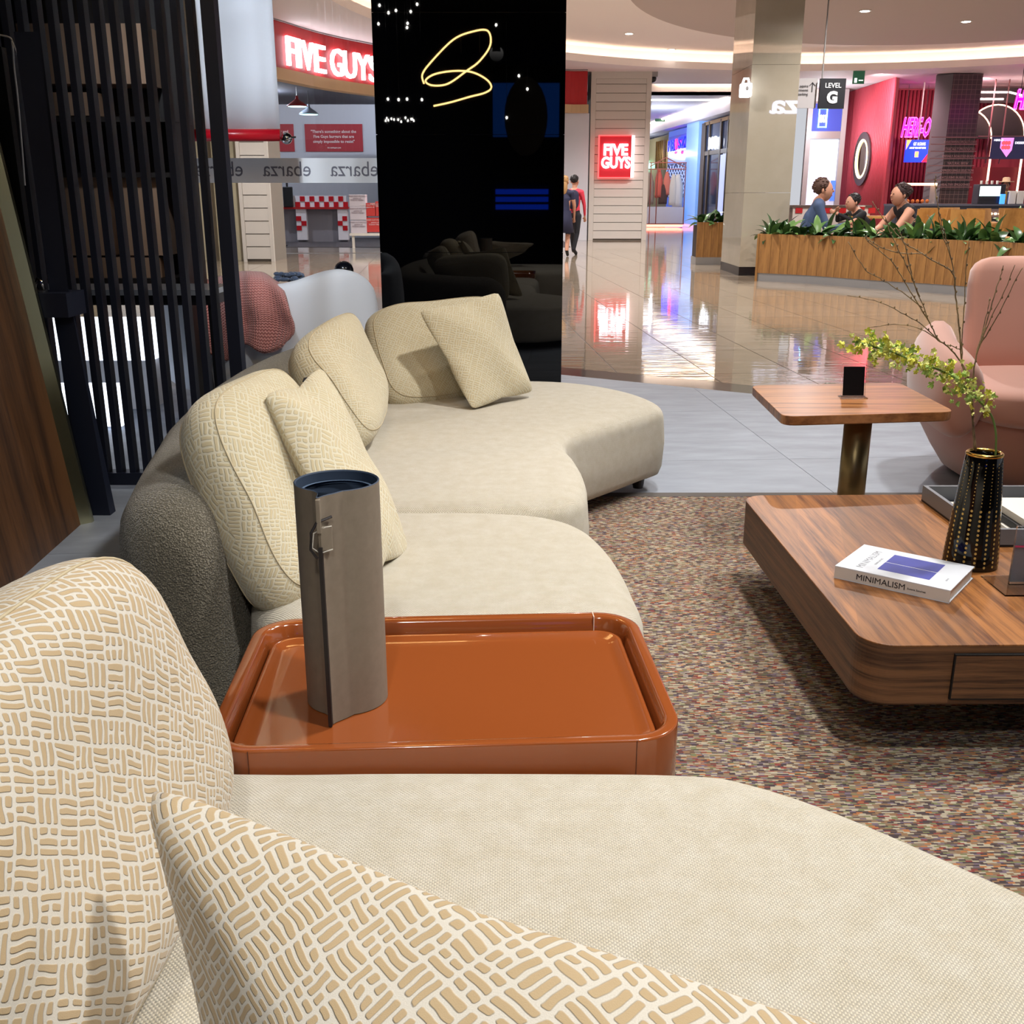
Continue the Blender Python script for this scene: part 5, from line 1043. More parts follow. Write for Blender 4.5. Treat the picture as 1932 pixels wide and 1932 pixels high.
stp = MB().tube([(fin.x+.018, fin.y+.010, zs_+.036), (fin.x-.004, fin.y-.004, zs_+.030), (fin.x-.013, fin.y-.009, zs_+.014), (fin.x-.015, fin.y-.010, zs_-.014), (fin.x-.006, fin.y-.006, zs_-.03)], .0024, 6); stp.build('strap_edge', mat('edge_black'), strp)

# coffee table
CTB = thing('coffee_table', 'low walnut coffee table with rounded corners and a front drawer', 'table', (1.3, 2.7, 0)); X0, X1, Y0, Y1 = .772, 1.97, 2.085, 3.275
def cr(d, z, r=.075): return [(p.x, p.y, z) for p in rrect(X0+d, Y0+d, X1-d, Y1-d, r-d, 10, R(1.0))]
MB().rings([cr(.012, .1505), cr(.002, .1525), cr(0, .157), cr(0, .2962)], True, True).build('body', WALSIDE, CTB, bevel=.0)
MB().rings([cr(0, .2963), cr(0, .2992), cr(.0012, .300)], True, True).build('top', WALNUT, CTB)
MB().rings([cr(.30, .012, .4), cr(.30, .03, .4), cr(.24, .15, .4)]).build('base', mat('bronze_base', c=(110, 98, 70), rough=.4, metal=.6), CTB)
dx0 = .985; dr_ = MB().box(dx0, Y0-.0135, .172, dx0+.62, Y0+.01, .277).build('drawer', WALSIDE, CTB)
gp = MB()
for (a, b, c_, d_) in ((dx0-.003, .169, dx0, .280), (dx0+.62, .169, dx0+.623, .280), (dx0, .169, dx0+.62, .172), (dx0, .277, dx0+.62, .280)): gp.box(a, Y0-.0142, b, c_, Y0+.01, d_)
gp.build('drawer_gap', mat('gap_black', c=(14, 9, 7), rough=.8), dr_)
# book
BK = thing('book', 'white hardback book titled MINIMALISM with two blue rectangles', 'book', (.838, 2.494, .3005)); A = Vector((.838, 2.494, .3005)); bx = Vector((.79, -.613, 0)).normalized(); by = Vector((.613, .79, 0)).normalized(); bz = Vector((0, 0, 1)); BW, BH, BT = .288, .214, .034
CV = mat('book_cover', c=(204, 208, 216), rough=.45); PG = mat('book_pages', c=(226, 220, 208), rough=.8); BI = mat('book_blue', c=(56, 62, 150), rough=.5); BKT = mat('book_ink', c=(40, 40, 44), rough=.6)
def bbox(x0, x1, y0, y1, z0, z1): return MB().obox(A+bx*(x0+x1)/2+by*(y0+y1)/2+bz*(z0+z1)/2, bx*(x1-x0)/2, by*(y1-y0)/2, bz*(z1-z0)/2)
bbox(0, BW, 0, BH, 0, .0025).build('back_cover', CV, BK); bbox(0, BW, 0, BH, BT-.0025, BT).build('front_cover', CV, BK); bbox(0, BW, 0, .003, .0025, BT-.0025).build('spine', mat('book_spine', c=(206, 200, 194), rough=.5), BK); bbox(.004, BW-.004, .003, BH-.004, .0025, BT-.0025).build('pages', PG, BK)
text('MINIMALISM', 'spine_title', BKT, .022, A+bx*.058-by*.0004+bz*.0095, bx, bz, .0003, BK, width=.122); text('Susana Sanchez', 'spine_author', BKT, .007, A+bx*.186-by*.0004+bz*.013, bx, bz, .0002, BK, width=.045)
text('MINIMALISM', 'cover_title', mat('book_grey_ink', c=(120, 122, 128), rough=.6), .026, A+bx*.062+by*.028+bz*BT, by, -bx, .0002, BK, width=.15); text('SUSANA SANCHEZ', 'cover_author', MATS['book_grey_ink'], .008, A+bx*.082+by*.07+bz*BT, by, -bx, .0002, BK, width=.06)
bbox(.095, .225, .042, .105, BT, BT+.0004).build('blue_rectangle', BI, BK); bbox(.095, .225, .109, .178, BT, BT+.0004).build('blue_rectangle', BI, BK); text('ISSUE 01', 'cover_note', MATS['book_grey_ink'], .006, A+bx*.262+by*.06+bz*BT, by, -bx, .0002, BK)
# vase
VX, VY, VZ = 1.236, 2.60, .3002; V = thing('vase', 'black tapered vase with rows of gold dots and a gold rim', 'vase', (VX, VY, VZ)); VB = mat('black_ceramic', c=(10, 9, 10), rough=.06)
vh = .308; r0, r1 = .0705, .0455; prof = [(.06, 0), (.0690, .002), (r0, .006)]+[(r0+(r1-r0)*(i/10)**1.02+.0012*math.sin(math.pi*i/10), .006+(vh-.010)*i/10) for i in range(1, 11)]
MB().lathe(prof+[(r1-.002, vh), (r1-.007, vh-.001), (r1-.009, vh-.01), (r1-.006, vh-.12)], (VX, VY, VZ), 56, True, False).build('body', VB, V, smooth=True)
rm = MB(); rm.tube([(VX+(r1-.0035)*math.cos(t), VY+(r1-.0035)*math.sin(t), VZ+vh-.0012) for t in [2*math.pi*i/40 for i in range(41)]], .0052, 8); rm.build('gold_rim', GOLD, V, smooth=True)
MB().lathe([(.036, vh-.03), (.001, vh-.03)], (VX, VY, VZ), 24, False, False).build('inside', mat('black_inside', c=(4, 4, 4), rough=.9), V)
dt = MB()
def vr(z): i = (z-.006)/(vh-.010); return r0+(r1-r0)*max(0, i)**1.02+.0012*math.sin(math.pi*max(0, min(1, i)))
for c_ in range(17):
    t = 2*math.pi*c_/17
    zz = [.014+.0125*i for i in range(13)]+[.178+.0092*i for i in range(13)]
    for i, z in enumerate(zz):
        rd = .0033 if i < 13 else .0015; r_ = vr(z)+.0004; ce = Vector((VX+r_*math.cos(t), VY+r_*math.sin(t), VZ+z)); e1 = Vector((-math.sin(t), math.cos(t), 0)); e2 = Vector((0, 0, 1))-Vector((math.cos(t), math.sin(t), 0))*.08
        dt.add([ce+(e1*math.cos(q*math.pi/4)+e2*math.sin(q*math.pi/4)*(1.1))*rd for q in range(8)], [tuple(range(8))])
dt.build('gold_dots', mat('gold_paint', c=(206, 172, 96), rough=.5, metal=.4), V, kind='stuff')
# branches
TW = wood('twig_bark', (150, 128, 94), (84, 66, 50), (60, 60, 20), rough=.8); TWL = mat('pale_twig', c=(170, 146, 104), rough=.7)
def br_(name, label, strands, Yb_, m, rb=.0026, rt=.0009):
    t = thing(name, label, 'branch', (VX, VY, VZ+vh-.02), 'bare twigs in the black vase')
    for s_ in strands:
        pts = catmull([at(u, v, Yb_+dy) for u, v, dy in s_], 5, False); n_ = len(pts); f0 = 1 if s_[0][1] > 700 else .6
        pts = [p+Vector((random.uniform(-1, 1), 0, random.uniform(-1, 1)))*.0012 for p in pts]
        tw_ = MB().tube(pts, [rb*f0*(1-i/n_)+rt*(i/n_) for i in range(n_)], 6).build('twig', m, t, smooth=True)
        nb = MB()
        for i in range(3, n_-1, 3): q = pts[i]; nb.ellipsoid(q+Vector((.002, 0, .001)), (.0022, .0022, .0034), 6, 4)
        if nb.v: nb.build('buds', m, tw_, kind='stuff')
    return t
Yv = 2.6
br_('twig_branch', 'dark twig branch forking up and left from the vase over the planter', [[(1840, 850, 0), (1832, 760, 0), (1822, 700, 0), (1795, 660, -.01), (1770, 640, -.02), (1755, 610, -.02), (1740, 575, -.03), (1722, 530, -.04)],
    [(1755, 610, -.02), (1730, 570, -.03), (1700, 520, -.04), (1680, 490, -.05), (1640, 458, -.06), (1632, 447, -.06)], [(1770, 640, -.02), (1735, 610, 0), (1700, 590, 0), (1660, 570, .02), (1600, 557, .03)],
    [(1740, 580, -.03), (1700, 550, -.02), (1660, 525, 0), (1632, 508, 0), (1600, 455, 0)], [(1722, 530, -.04), (1712, 480, -.04), (1700, 445, -.05), (1690, 430, -.05)], [(1735, 560, -.03), (1715, 510, -.06), (1700, 480, -.07), (1680, 440, -.07), (1670, 410, -.08)],
    [(1775, 645, -.02), (1745, 625, 0), (1700, 612, .01), (1640, 618, .02)]], Yv, TW)
br_('twig_branch', 'tall twig branch rising straight from the vase with a crooked pale tip', [[(1842, 850, 0), (1828, 740, 0), (1815, 680, 0), (1810, 620, 0), (1803, 560, .01), (1800, 520, .01), (1786, 505, .01), (1760, 492, .02), (1740, 478, .03), (1712, 462, .03), (1690, 440, .04), (1665, 410, .04), (1645, 380, .05)],
    [(1803, 560, .01), (1797, 500, .02), (1785, 450, .02), (1775, 415, .03), (1768, 380, .03), (1764, 350, .04), (1766, 330, .04)], [(1792, 480, .02), (1778, 442, .03), (1770, 400, .03)], [(1815, 690, 0), (1816, 620, -.02), (1820, 560, -.02), (1823, 500, -.03), (1829, 455, -.04)],
    [(1812, 660, 0), (1795, 653, 0), (1786, 652, 0)], [(1740, 478, .03), (1700, 478, .02), (1660, 465, 0), (1632, 448, 0)]], Yv, TW, .0024)
br_('twig_branch', 'twig branch leaning right from the vase in front of the pink armchair', [[(1838, 850, 0), (1835, 740, 0), (1842, 670, 0), (1858, 620, .02), (1875, 560, .03), (1888, 520, .04), (1893, 500, .04)], [(1842, 670, 0), (1865, 610, -.02), (1895, 550, -.03), (1915, 500, -.04)],
    [(1850, 650, 0), (1880, 600, -.04), (1905, 550, -.05), (1930, 505, -.06)], [(1848, 655, .01), (1860, 600, .03), (1868, 560, .04)]], Yv, TW, .0024)
SPR = thing('blossom_spray', 'arching spray of yellow green blossom in the black vase', 'flower', (VX, VY, VZ+vh-.02)); STM = mat('green_stem', c=(96, 124, 60), rough=.6)
sp_ = [at(u, v, Yv-.02+dy) for u, v, dy in ((1878, 862, 0), (1879, 820, 0), (1872, 788, 0), (1858, 768, -.02), (1835, 745, -.04), (1800, 712, -.06), (1765, 695, -.08), (1720, 680, -.1), (1680, 662, -.12), (1650, 655, -.12), (1615, 645, -.13))]
spc = catmull(sp_, 8, False); MB().tube(spc, .0028, 6).build('stem', STM, SPR, smooth=True)
BL1 = mat('blossom_yellow', c=(206, 204, 78), rough=.6); BL2 = mat('blossom_green', c=(158, 186, 92), rough=.6); BL3 = mat('blossom_lime', c=(218, 220, 130), rough=.6)
bms = []
for q, m_ in enumerate((BL1, BL2, BL3)):
    mb = MB()
    for k_ in range(5):
        a = 2*math.pi*k_/5+q*.4; c_, s_ = math.cos(a), math.sin(a); L_, W_ = .0135, .0058; lf = .0035+.004*((k_+q) % 3)
        def pp(x, y, z): return (c_*x-s_*y, s_*x+c_*y, z)
        mb.add([(0, 0, 0), pp(L_*.45, -W_*.8, .004), pp(L_*.8, -W_*.75, lf), pp(L_, -W_*.1, lf), pp(L_*.82, W_*.7, lf+.001), pp(L_*.45, W_*.8, .004)], [(0, 1, 2), (0, 2, 3), (0, 3, 4), (0, 4, 5)])
    me = bpy.data.meshes.new('blossom'); me.from_pydata([tuple(v) for v in mb.v], [], mb.f); me.materials.append(m_); bms.append(me)
rb_ = random.Random(3)
for i in range(300):
    f = .32+.68*rb_.random(); q = spc[min(len(spc)-1, int(f*(len(spc)-1)))]; sp0 = .020 if f < .9 else .016
    o = bpy.data.objects.new('blossom', rb_.choice(bms)); C.objects.link(o); o.parent = SPR; o.matrix_parent_inverse = SPR.matrix_basis.inverted()
    o.location = q+Vector((rb_.gauss(0, sp0), rb_.gauss(0, sp0), rb_.gauss(0, sp0*.8))); o.rotation_euler = (rb_.uniform(0, 6), rb_.uniform(0, 6), rb_.uniform(0, 6)); o.scale = (rb_.uniform(.42, .85),)*3
# side table
S = thing('side_table', 'square walnut side table on a thick bronze pole', 'table', (1.27, 3.8, 0)); sc_ = [at(1416, 727, z=.52), at(1478, 786, z=.52), at(1803, 777, z=.52), at(1697, 722, z=.52)]
def sidering(z, ins=0):
    pts = [Vector((p.x, p.y)) for p in sc_]; out = []; rad = .055; k_ = 4; cc = sum(pts, Vector((0, 0)))/4
    for i in range(k_):
        p0, p1, p2 = pts[i-1], pts[i], pts[(i+1) % 4]; a, b = p1+(p0-p1).normalized()*rad, p1+(p2-p1).normalized()*rad
        for q in range(7): t = q/6; out.append(a*(1-t)**2+p1*2*t*(1-t)+b*t*t)
    return [((p.x-cc.x)*(1-ins)+cc.x, (p.y-cc.y)*(1-ins)+cc.y, z) for p in out]
MB().rings([sidering(.486, .012), sidering(.490), sidering(.518), sidering(.52, .003)]).build('top', WALX, S)
MB().lathe([(.049, .02), (.049, .486)], (1.262, 3.66, 0), 32).build('pole', BRASS, S, smooth=True); MB().lathe([(.2, .0), (.2, .02)], (1.262, 3.66, 0), 40).build('base_plate', BRASS, S)
p = at(1612, 750, z=.52); AS = thing('acrylic_card_stand', 'small clear stand with a black card on the side table', 'stand', p); q0_, q1_ = at(1590, 752, z=.52), at(1635, 752, z=.52); hh_ = .125
MB().box(q0_.x-.004, p.y-.03, .5205, q1_.x+.002, p.y+.03, .524).build('foot', ACRYL, AS); MB().obox(((q0_.x+q1_.x)/2, p.y+.012, .524+hh_/2), (.046, 0, 0), (0, .0025, 0), (0, .008, hh_/2)).build('clear_panel', ACRYL, AS)
MB().obox(((q0_.x+q1_.x)/2, p.y+.0078, .524+hh_*.46), (.040, 0, 0), (0, .0007, 0), (0, .0075, hh_*.43)).build('black_card', mat('black_card', c=(24, 22, 24), rough=.25), AS)
# tray on coffee table
def quad(u0, v0, z): return at(u0, v0, z=z)
BT_ = thing('striped_tray', 'grey tray with black and white striped inlay behind the vase', 'tray', (1.55, 2.95, .30)); tx0, ty0, tx1, ty1, tz = 1.335, 2.74, 1.74, 3.20, .3005
MB().box(tx0, ty0, tz, tx1, ty1, tz+.006).build('bottom', BLACK, BT_)
for a in ((tx0, ty0, tx0+.012, ty1), (tx1-.012, ty0, tx1, ty1), (tx0+.012, ty0, tx1-.012, ty0+.012), (tx0+.012, ty1-.012, tx1-.012, ty1)): MB().box(a[0], a[1], tz+.006, a[2], a[3], tz+.052).build('side', mat('tray_grey', c=(120, 122, 128), rough=.4), BT_)
for i in range(7): MB().box(tx0+.012, ty0+.02+i*.062, tz+.006, tx1-.012, ty0+.045+i*.062, tz+.009).build('stripe', WHITE, BT_)
for i in range(3):
    o = MB().box(tx0+.10+.01*i, ty0+.015, tz+.010+i*.021, tx1-.03, ty0+.25, tz+.030+i*.021).build('stacked_book', (WHITE, mat('book_black', c=(30, 30, 32), rough=.5), WHITE)[i]); tag(o, '%s book in the striped tray behind the vase' % ('bottom white', 'middle black', 'top white')[i], 'book'); MB().box(tx0+.102+.01*i, ty0+.0145, tz+.013+i*.021, tx1-.034, ty0+.0152, tz+.027+i*.021).build('page_edges', PG, o)
p = at(1912, 1120, z=.30); AC = thing('acrylic_sign_holder', 'clear acrylic holder with a pink stripe cut off by the right edge', 'stand', (1.24, 2.3, .3)); MB().box(p.x-.03, p.y-.02, .3005, p.x+.16, p.y+.12, .304).build('foot', ACRYL, AC); MB().box(p.x+.012, p.y+.05, .304, p.x+.15, p.y+.058, .46).build('panel', ACRYL, AC)
MB().box(p.x+.014, p.y+.0585, .31, p.x+.148, p.y+.0595, .45).build('card', mat('card_grey', c=(150, 150, 158), rough=.5), AC); MB().box(p.x+.012, p.y+.049, .405, p.x+.15, p.y+.0498, .41).build('pink_stripe', mat('stripe_pink', c=(190, 60, 100)), AC)

# pink armchair
PC = thing('pink_armchair', 'pink velvet armchair with curled arms at the right edge', 'armchair', (2.55, 4.6, 0))
def sup(name, c, r, m, par, e=.45, rotz=0, tilt=0, fn=None, n=36, mm=20):
    Mz = Matrix.Rotation(rotz, 3, 'Z')@Matrix.Rotation(tilt, 3, 'X')
    return MB().ellipsoid(c, r, n, mm, e, lambda p: Mz@(fn(p) if fn else p)).build(name, m, par, smooth=True)
def prof_shell(name, par, m, cx, cy, secs, e=.6, n=44):
    """secs: list of (z, x half width, y half depth, x offset, y offset)"""
    rs = []
    for z, a, b, ox, oy in secs: rs.append([(cx+ox+math.copysign(abs(math.cos(t))**e, math.cos(t))*a, cy+oy+math.copysign(abs(math.sin(t))**e, math.sin(t))*b, z) for t in [2*math.pi*i/n for i in range(n)]])
    return MB().rings(rs).build(name, m, par, smooth=True)
prof_shell('base_shell', PC, PINK, 2.52, 4.62, [(.012, .44, .34, 0, 0), (.03, .47, .37, 0, 0), (.12, .53, .41, 0, 0), (.24, .60, .44, 0, 0), (.33, .63, .45, 0, 0), (.35, .6, .42, 0, 0)], .7)
sup('seat_pad', (2.49, 4.50, .40), (.53, .40, .10), PINK, PC, .5)
def arm(name, pts, par, m, n=18):
    C_ = catmull([(x, y, z) for x, y, z, a, b in pts], 6, False); A_ = catmull([(a, b, 0) for x, y, z, a, b in pts], 6, False); rs = []
    for c_, r_ in zip(C_, A_): rs.append([(c_.x+math.cos(t)*r_.x, c_.y+0*t, c_.z+math.sin(t)*r_.y) for t in [2*math.pi*i/n for i in range(n)]])
    return MB().rings(rs).build(name, m, par, smooth=True)
arm('arm', [(1.90, 4.20, .42, .03, .05), (1.895, 4.23, .43, .085, .15), (1.90, 4.35, .44, .11, .185), (1.93, 4.6, .46, .12, .20), (2.0, 4.85, .47, .12, .22), (2.06, 4.95, .46, .10, .2), (2.1, 5.0, .45, .03, .05)], PC, PINK)
arm('arm', [(3.13, 4.20, .42, .03, .05), (3.13, 4.23, .43, .085, .15), (3.12, 4.35, .44, .11, .185), (3.09, 4.6, .46, .12, .20), (3.02, 4.85, .47, .12, .22), (2.96, 4.95, .46, .10, .2), (2.9, 5.0, .45, .03, .05)], PC, PINK)
rs = []
for z, a, b, oy in ((.3, .46, .12, 4.90), (.45, .47, .13, 4.90), (.6, .44, .12, 4.93), (.75, .42, .105, 4.97), (.88, .415, .095, 5.0), (.95, .405, .088, 5.015), (.985, .385, .078, 5.02), (1.005, .355, .062, 5.025), (1.016, .32, .042, 5.027), (1.02, .28, .02, 5.03)):
    rs.append([(2.575+math.copysign(abs(math.cos(t))**.5, math.cos(t))*a*.98, oy+math.copysign(abs(math.sin(t))**.7, math.sin(t))*b-.05*(math.cos(t)**2), .3+(z-.3)*.94) for t in [2*math.pi*i/44 for i in range(44)]])
MB().rings(rs).build('backrest', PINK, PC, smooth=True); MB().lathe([(.40, 0), (.40, .012)], (2.52, 4.62, 0), 40).build('swivel_base', mat('grey_base', c=(120, 116, 112), rough=.4), PC)

# pale armchair, throws
WA2 = thing('pale_armchair', 'pale blue-white tub armchair in front of the shop glass', 'armchair', (-1.25, 6.1, 0))
def tub(par, m, cx, cy, rx, ry, th, z0, zt, a0, a1):
    rs = []
    for i in range(49):
        t = R(a0+(a1-a0)*i/48); f = abs(i-24)/24; top = zt((i-24)/24); e = 1 if f < .9 else math.sqrt(max(0, 1-((f-.9)/.1)**2)); c_, s_ = math.cos(t), math.sin(t); nn = Vector((c_*rx, s_*ry, 0)); nl = nn.normalized(); ce = Vector((cx, cy, 0))+nn; ring = []
        for dd_, z in ((.5, z0), (.62, (z0+top)*.5), (.5, top-.10), (.42, top-.03), (.2, top), (-.2, top), (-.42, top-.03), (-.5, top-.1), (-.5, z0+.2), (-.5, z0)): ring.append(ce+nl*th*dd_*e+Vector((0, 0, z if e == 1 else z0+(z-z0)*(.6+.4*e))))
        rs.append(ring)
    return MB().rings(rs).build('tub_back', m, par, smooth=True, sub=1)
tub(WA2, PALEB, -1.43, 6.12, .56, .36, .15, .16, lambda s: .775+.085*math.exp(-((s-.42)/.22)**2)-.16*max(0, abs(s)-.6), -215, 35)
sup('seat_pad', (-1.43, 6.2, .34), (.50, .33, .12), PALEB, WA2, .5); MB().box(-1.85, 5.95, 0, -1.0, 6.3, .16).build('plinth_base', BLACK, WA2)
m, n = M_('pink_knit', c=(214, 142, 134), rough=.95, sheen=.4)
uvk = n.coord('UV', (1, 1, 1)); spk = n.n('ShaderNodeSeparateXYZ'); n.l(uvk, spk.inputs[0]); k1 = n.math('SINE', n.math('MULTIPLY', spk.outputs[0], 480)); k2 = n.math('SINE', n.math('ADD', n.math('MULTIPLY', spk.outputs[1], 420), n.math('MULTIPLY', k1, 1.2)))
cab = n.math('ABSOLUTE', n.math('SUBTRACT', n.math('FRACT', n.math('ADD', n.math('MULTIPLY', spk.outputs[0], 9), n.math('MULTIPLY', n.math('PINGPONG', n.math('MULTIPLY', spk.outputs[1], 6), 1), .5))), .5)); rib = n.math('LESS_THAN', cab, .09)
hk = n.math('ADD', n.math('MULTIPLY', n.math('ADD', k1, k2), .25), n.math('MULTIPLY', rib, 1.2)); n.col(n.mix(n.math('MULTIPLY', n.math('ADD', k2, 1), .5), rgb(168, 96, 92), rgb(228, 160, 150))); n.bump(hk, .006, 1); KNIT = m
def drape(name, grid, m, label, th=.012):
    rows, cols = len(grid), len(grid[0]); fine = []
    rws = [catmull(r_, 5, False) for r_ in grid]; cs = list(zip(*rws)); cols_f = [catmull(list(c_), 5, False) for c_ in cs]; G = list(zip(*cols_f)); R_, C_ = len(G), len(G[0]); uv = []; vs = []
    for i, r_ in enumerate(G):
        for j, p in enumerate(r_): vs.append(p+Vector((0, -.022*math.sin(j*.85+.8*math.sin(i*.35)), .0))); uv.append((j/C_*.5, i/R_*.6))
    mb = MB(); mb.v = vs
    for i in range(R_-1):
        for j in range(C_-1): a = i*C_+j; mb.f.append((a, a+1, a+C_+1, a+C_))
    o = mb.build(name, m, smooth=True, uv=uv); s_ = o.modifiers.new('sol', 'SOLIDIFY'); s_.thickness = th; return tag(o, label, 'blanket')
Yt = 5.68
g = [[at(u, v, Yt+.22) for u, v in ((372, 532), (410, 522), (440, 515), (465, 511), (495, 514), (525, 530))], [at(u, v, Yt+.02) for u, v in ((366, 556), (405, 545), (437, 532), (468, 526), (502, 530), (538, 552))], [at(u, v, Yt-.05) for u, v in ((366, 600), (405, 598), (438, 580), (466, 575), (505, 572), (550, 592))],
     [at(u, v, Yt-.06) for u, v in ((380, 640), (410, 650), (440, 625), (470, 612), (508, 612), (555, 625))], [at(u, v, Yt-.07) for u, v in ((392, 655), (425, 682), (444, 655), (472, 652), (500, 668), (548, 640))]]
drape('knit_throw', g, KNIT, 'chunky pink knitted throw hanging over the back of the pale armchair', .02)
FZ = mat('blue_fur', c=(70, 84, 108), rough=1, sheen=.6); mbx = MB(); rb_ = random.Random(5)
for i in range(90): p = at(rb_.uniform(522, 570), rb_.uniform(516, 528), Y=6.22+rb_.uniform(0, .12)); mbx.ellipsoid(p, (.022, .018, .012), 6, 4)
tag(mbx.build('fluffy_blanket', FZ, smooth=True), 'fluffy blue grey blanket lying on the pale armchair', 'blanket')
p = at(649, 510, Y=6.55); t = thing('black_floor_lamp', 'round black foil wrapped lamp head behind the pale armchair', 'lamp', (p.x, 6.55, 0)); MB().ellipsoid(p, (.06, .06, .058), 20, 14).build('lamp_head', mat('black_foil', c=(16, 18, 26), rough=.2), t, smooth=True)
MB().tube([(p.x, 6.55, .02), (p.x, 6.55, p.z-.04)], .012, 8).build('stem', BLACK, t); MB().lathe([(.12, 0), (.12, .02)], (p.x, 6.55, 0), 24).build('foot', BLACK, t)

# banner with red bar and chrome ball
YB = 6.3; a, b = at(318, 0, Y=YB), at(528, 243, Y=YB); BNR = thing('fabric_banner', 'white hanging fabric banner with a red lower bar and chrome ball end', 'banner', ((a.x+b.x)/2, YB, 1.6))
rs = []
for i in range(25):
    f = i/24; x = -2.0+f*(b.x+2.0); rs.append([(x, YB+.006*math.sin(f*14), zz_) for zz_ in (b.z, b.z+.3, 2.8)]+[(x, YB+.004+.006*math.sin(f*14), zz_) for zz_ in (2.8, b.z+.3, b.z)])
MB().rings(rs).build('cloth', mat('banner_white', c=(228, 232, 240), rough=.6), BNR, smooth=True)
MB().tube([(-2.0, YB, b.z-.035), (b.x, YB, b.z-.035)], .034, 14).build('red_bar', REDG, BNR, smooth=True); MB().ellipsoid((b.x+.035, YB, b.z-.052), (.033, .033, .033), 20, 14).build('chrome_ball', CHROME, BNR, smooth=True); MB().tube([(b.x-.01, YB, b.z-.052), (b.x+.09, YB, b.z-.045)], .005, 8).build('pin', CHROME, BNR)
# slatted screen
SCR = thing('slatted_screen', 'tall black slatted metal screen on the left behind the curved sofa', 'screen', (-1.55, 4.45, 0)); Ys = 4.42
SLM = mat('slat_black', c=(26, 32, 50), rough=.5, metal=.2)
xs_ = [-2.05+.0605*i for i in range(14)]
sl0 = None
for i, x in enumerate(xs_):
    M = Matrix.Translation((x, Ys, 0))
    if sl0 is None: sl0 = MB().box(-.013, -.02, .075, .013, .03, 2.9).build('slat', SLM, SCR); sl0.matrix_basis = M
    else: copy_at(sl0, M, SCR)
MB().box(-1.215, Ys-.03, 0, -1.162, Ys+.04, 2.9).build('corner_post', SLM, SCR); MB().box(-2.3, Ys-.03, .02, -1.2, Ys+.04, .075).build('bottom_rail', SLM, SCR)
MB().box(-2.12, Ys+.0, 0, -2.06, Ys+.05, 2.9).build('corner_post', SLM, SCR)
# cabinet frame nearer: slanting leg, shelf
FRM = thing('black_console', 'black framed console with a pale stone top seen between the slats', 'console', (-1.75, 4.9, 0)); 
a, b = at(128, 548, Y=4.95), at(422, 542, Y=4.95)
MB().box(a.x-.25, 4.75, a.z-.005, b.x, 5.1, a.z+.02).build('stone_top', mat('console_stone', c=(150, 156, 166), rough=.2), FRM); MB().box(a.x-.25, 4.76, a.z-.05, b.x, 5.09, a.z-.006).build('frame', BLACK, FRM)
for x in (a.x-.25, b.x-.03): MB().box(x, 4.77, 0, x+.025, 4.80, a.z-.05).build('leg', BLACK, FRM)
q0, q1 = at(88, 380, Y=3.95), at(178, 930, Y=3.95)
LEG = thing('slanted_frame', 'broad black slanted frame in front of the slats at the far left', 'frame', (-1.75, 4.0, 0))
mbx = MB(); mbx.rings([[at(26, 60, Y=4.0), at(72, 60, Y=4.0), at(72, 60, Y=4.06), at(26, 60, Y=4.06)], [at(92, 540, Y=4.0), at(128, 540, Y=4.0), at(128, 540, Y=4.06), at(92, 540, Y=4.06)], [Vector((at(160, 930, Y=4.0).x, 4.0, 0)), Vector((at(203, 930, Y=4.0).x, 4.0, 0)), Vector((at(203, 930, Y=4.0).x, 4.06, 0)), Vector((at(160, 930, Y=4.0).x, 4.06, 0))]]); mbx.build('upright', SLM, LEG)
a, b = at(58, 552, Y=3.97), at(130, 533, Y=3.97); MB().box(a.x, 3.93, a.z-.09, b.x, 4.1, a.z+.0).build('shelf', SLM, LEG)
o = thing('silver_figurine', 'small silver and black figurine on the dark shelf', 'figurine', at(72, 525, Y=3.95)); p = at(72, 530, Y=3.97); 
p.z = a.z+.0005; MB().lathe([(.03, 0), (.03, .008)], p, 16).build('base', BLACK, o); MB().tube([p+Vector((-.008, 0, .008)), p+Vector((-.014, 0, .03)), p+Vector((0, 0, .05)), p+Vector((.010, 0, .042)), p+Vector((.016, 0, .008))], [.008, .007, .009, .008, .006], 8).build('body', CHROME, o, smooth=True)
# shelving unit behind slats
YU = 5.45; BKC = thing('dark_shelving', 'dark shelving unit with tan boxes standing behind the slatted screen', 'shelving', (-1.95, YU, 0)); DB = mat('shelf_dark', c=(26, 20, 18), rough=.6); TB = mat('tan_box', c=(150, 122, 100), rough=.6)
def ub(u0, u1, v0, v1, Y_, dep, name, m): a, b = at((u0), v1, Y=Y_), at((u1), v0, Y=Y_); return MB().box(a.x, Y_, a.z, b.x, Y_+dep, b.z).build(name, m, BKC)
ub(20, 330, -60, 545, YU+.3, .03, 'back_panel', DB); MB().box(at(322, 300, Y=YU).x, YU, 0, at(335, 300, Y=YU).x, YU+.33, 2.6).build('side_panel', DB, BKC)
for v in (225, 330, 530): a, b = at(30, v, Y=YU), at(330, v, Y=YU); MB().box(a.x, YU, a.z-.012, b.x, YU+.3, a.z+.012).build('shelf', DB, BKC)
for i, (u0, u1, v0, v1) in enumerate(((44, 265, 44, 158), (50, 180, 174, 218), (96, 196, 326, 482), (240, 300, 326, 482), (112, 300, 486, 528))):
    a, b = at(u0, v1, Y=YU+.05), at(u1, v0, Y=YU+.05); o = MB().box(a.x, YU+.05, a.z, b.x, YU+.28, b.z).build('storage_box', TB); tag(o, ('large tan box on the upper shelf behind the slats', 'low tan box on the upper shelf below the large one', 'tan box on the middle shelf behind the slats, left', 'narrow tan box on the middle shelf behind the slats, right', 'flat tan box on the lowest shelf behind the slats')[i], 'box')
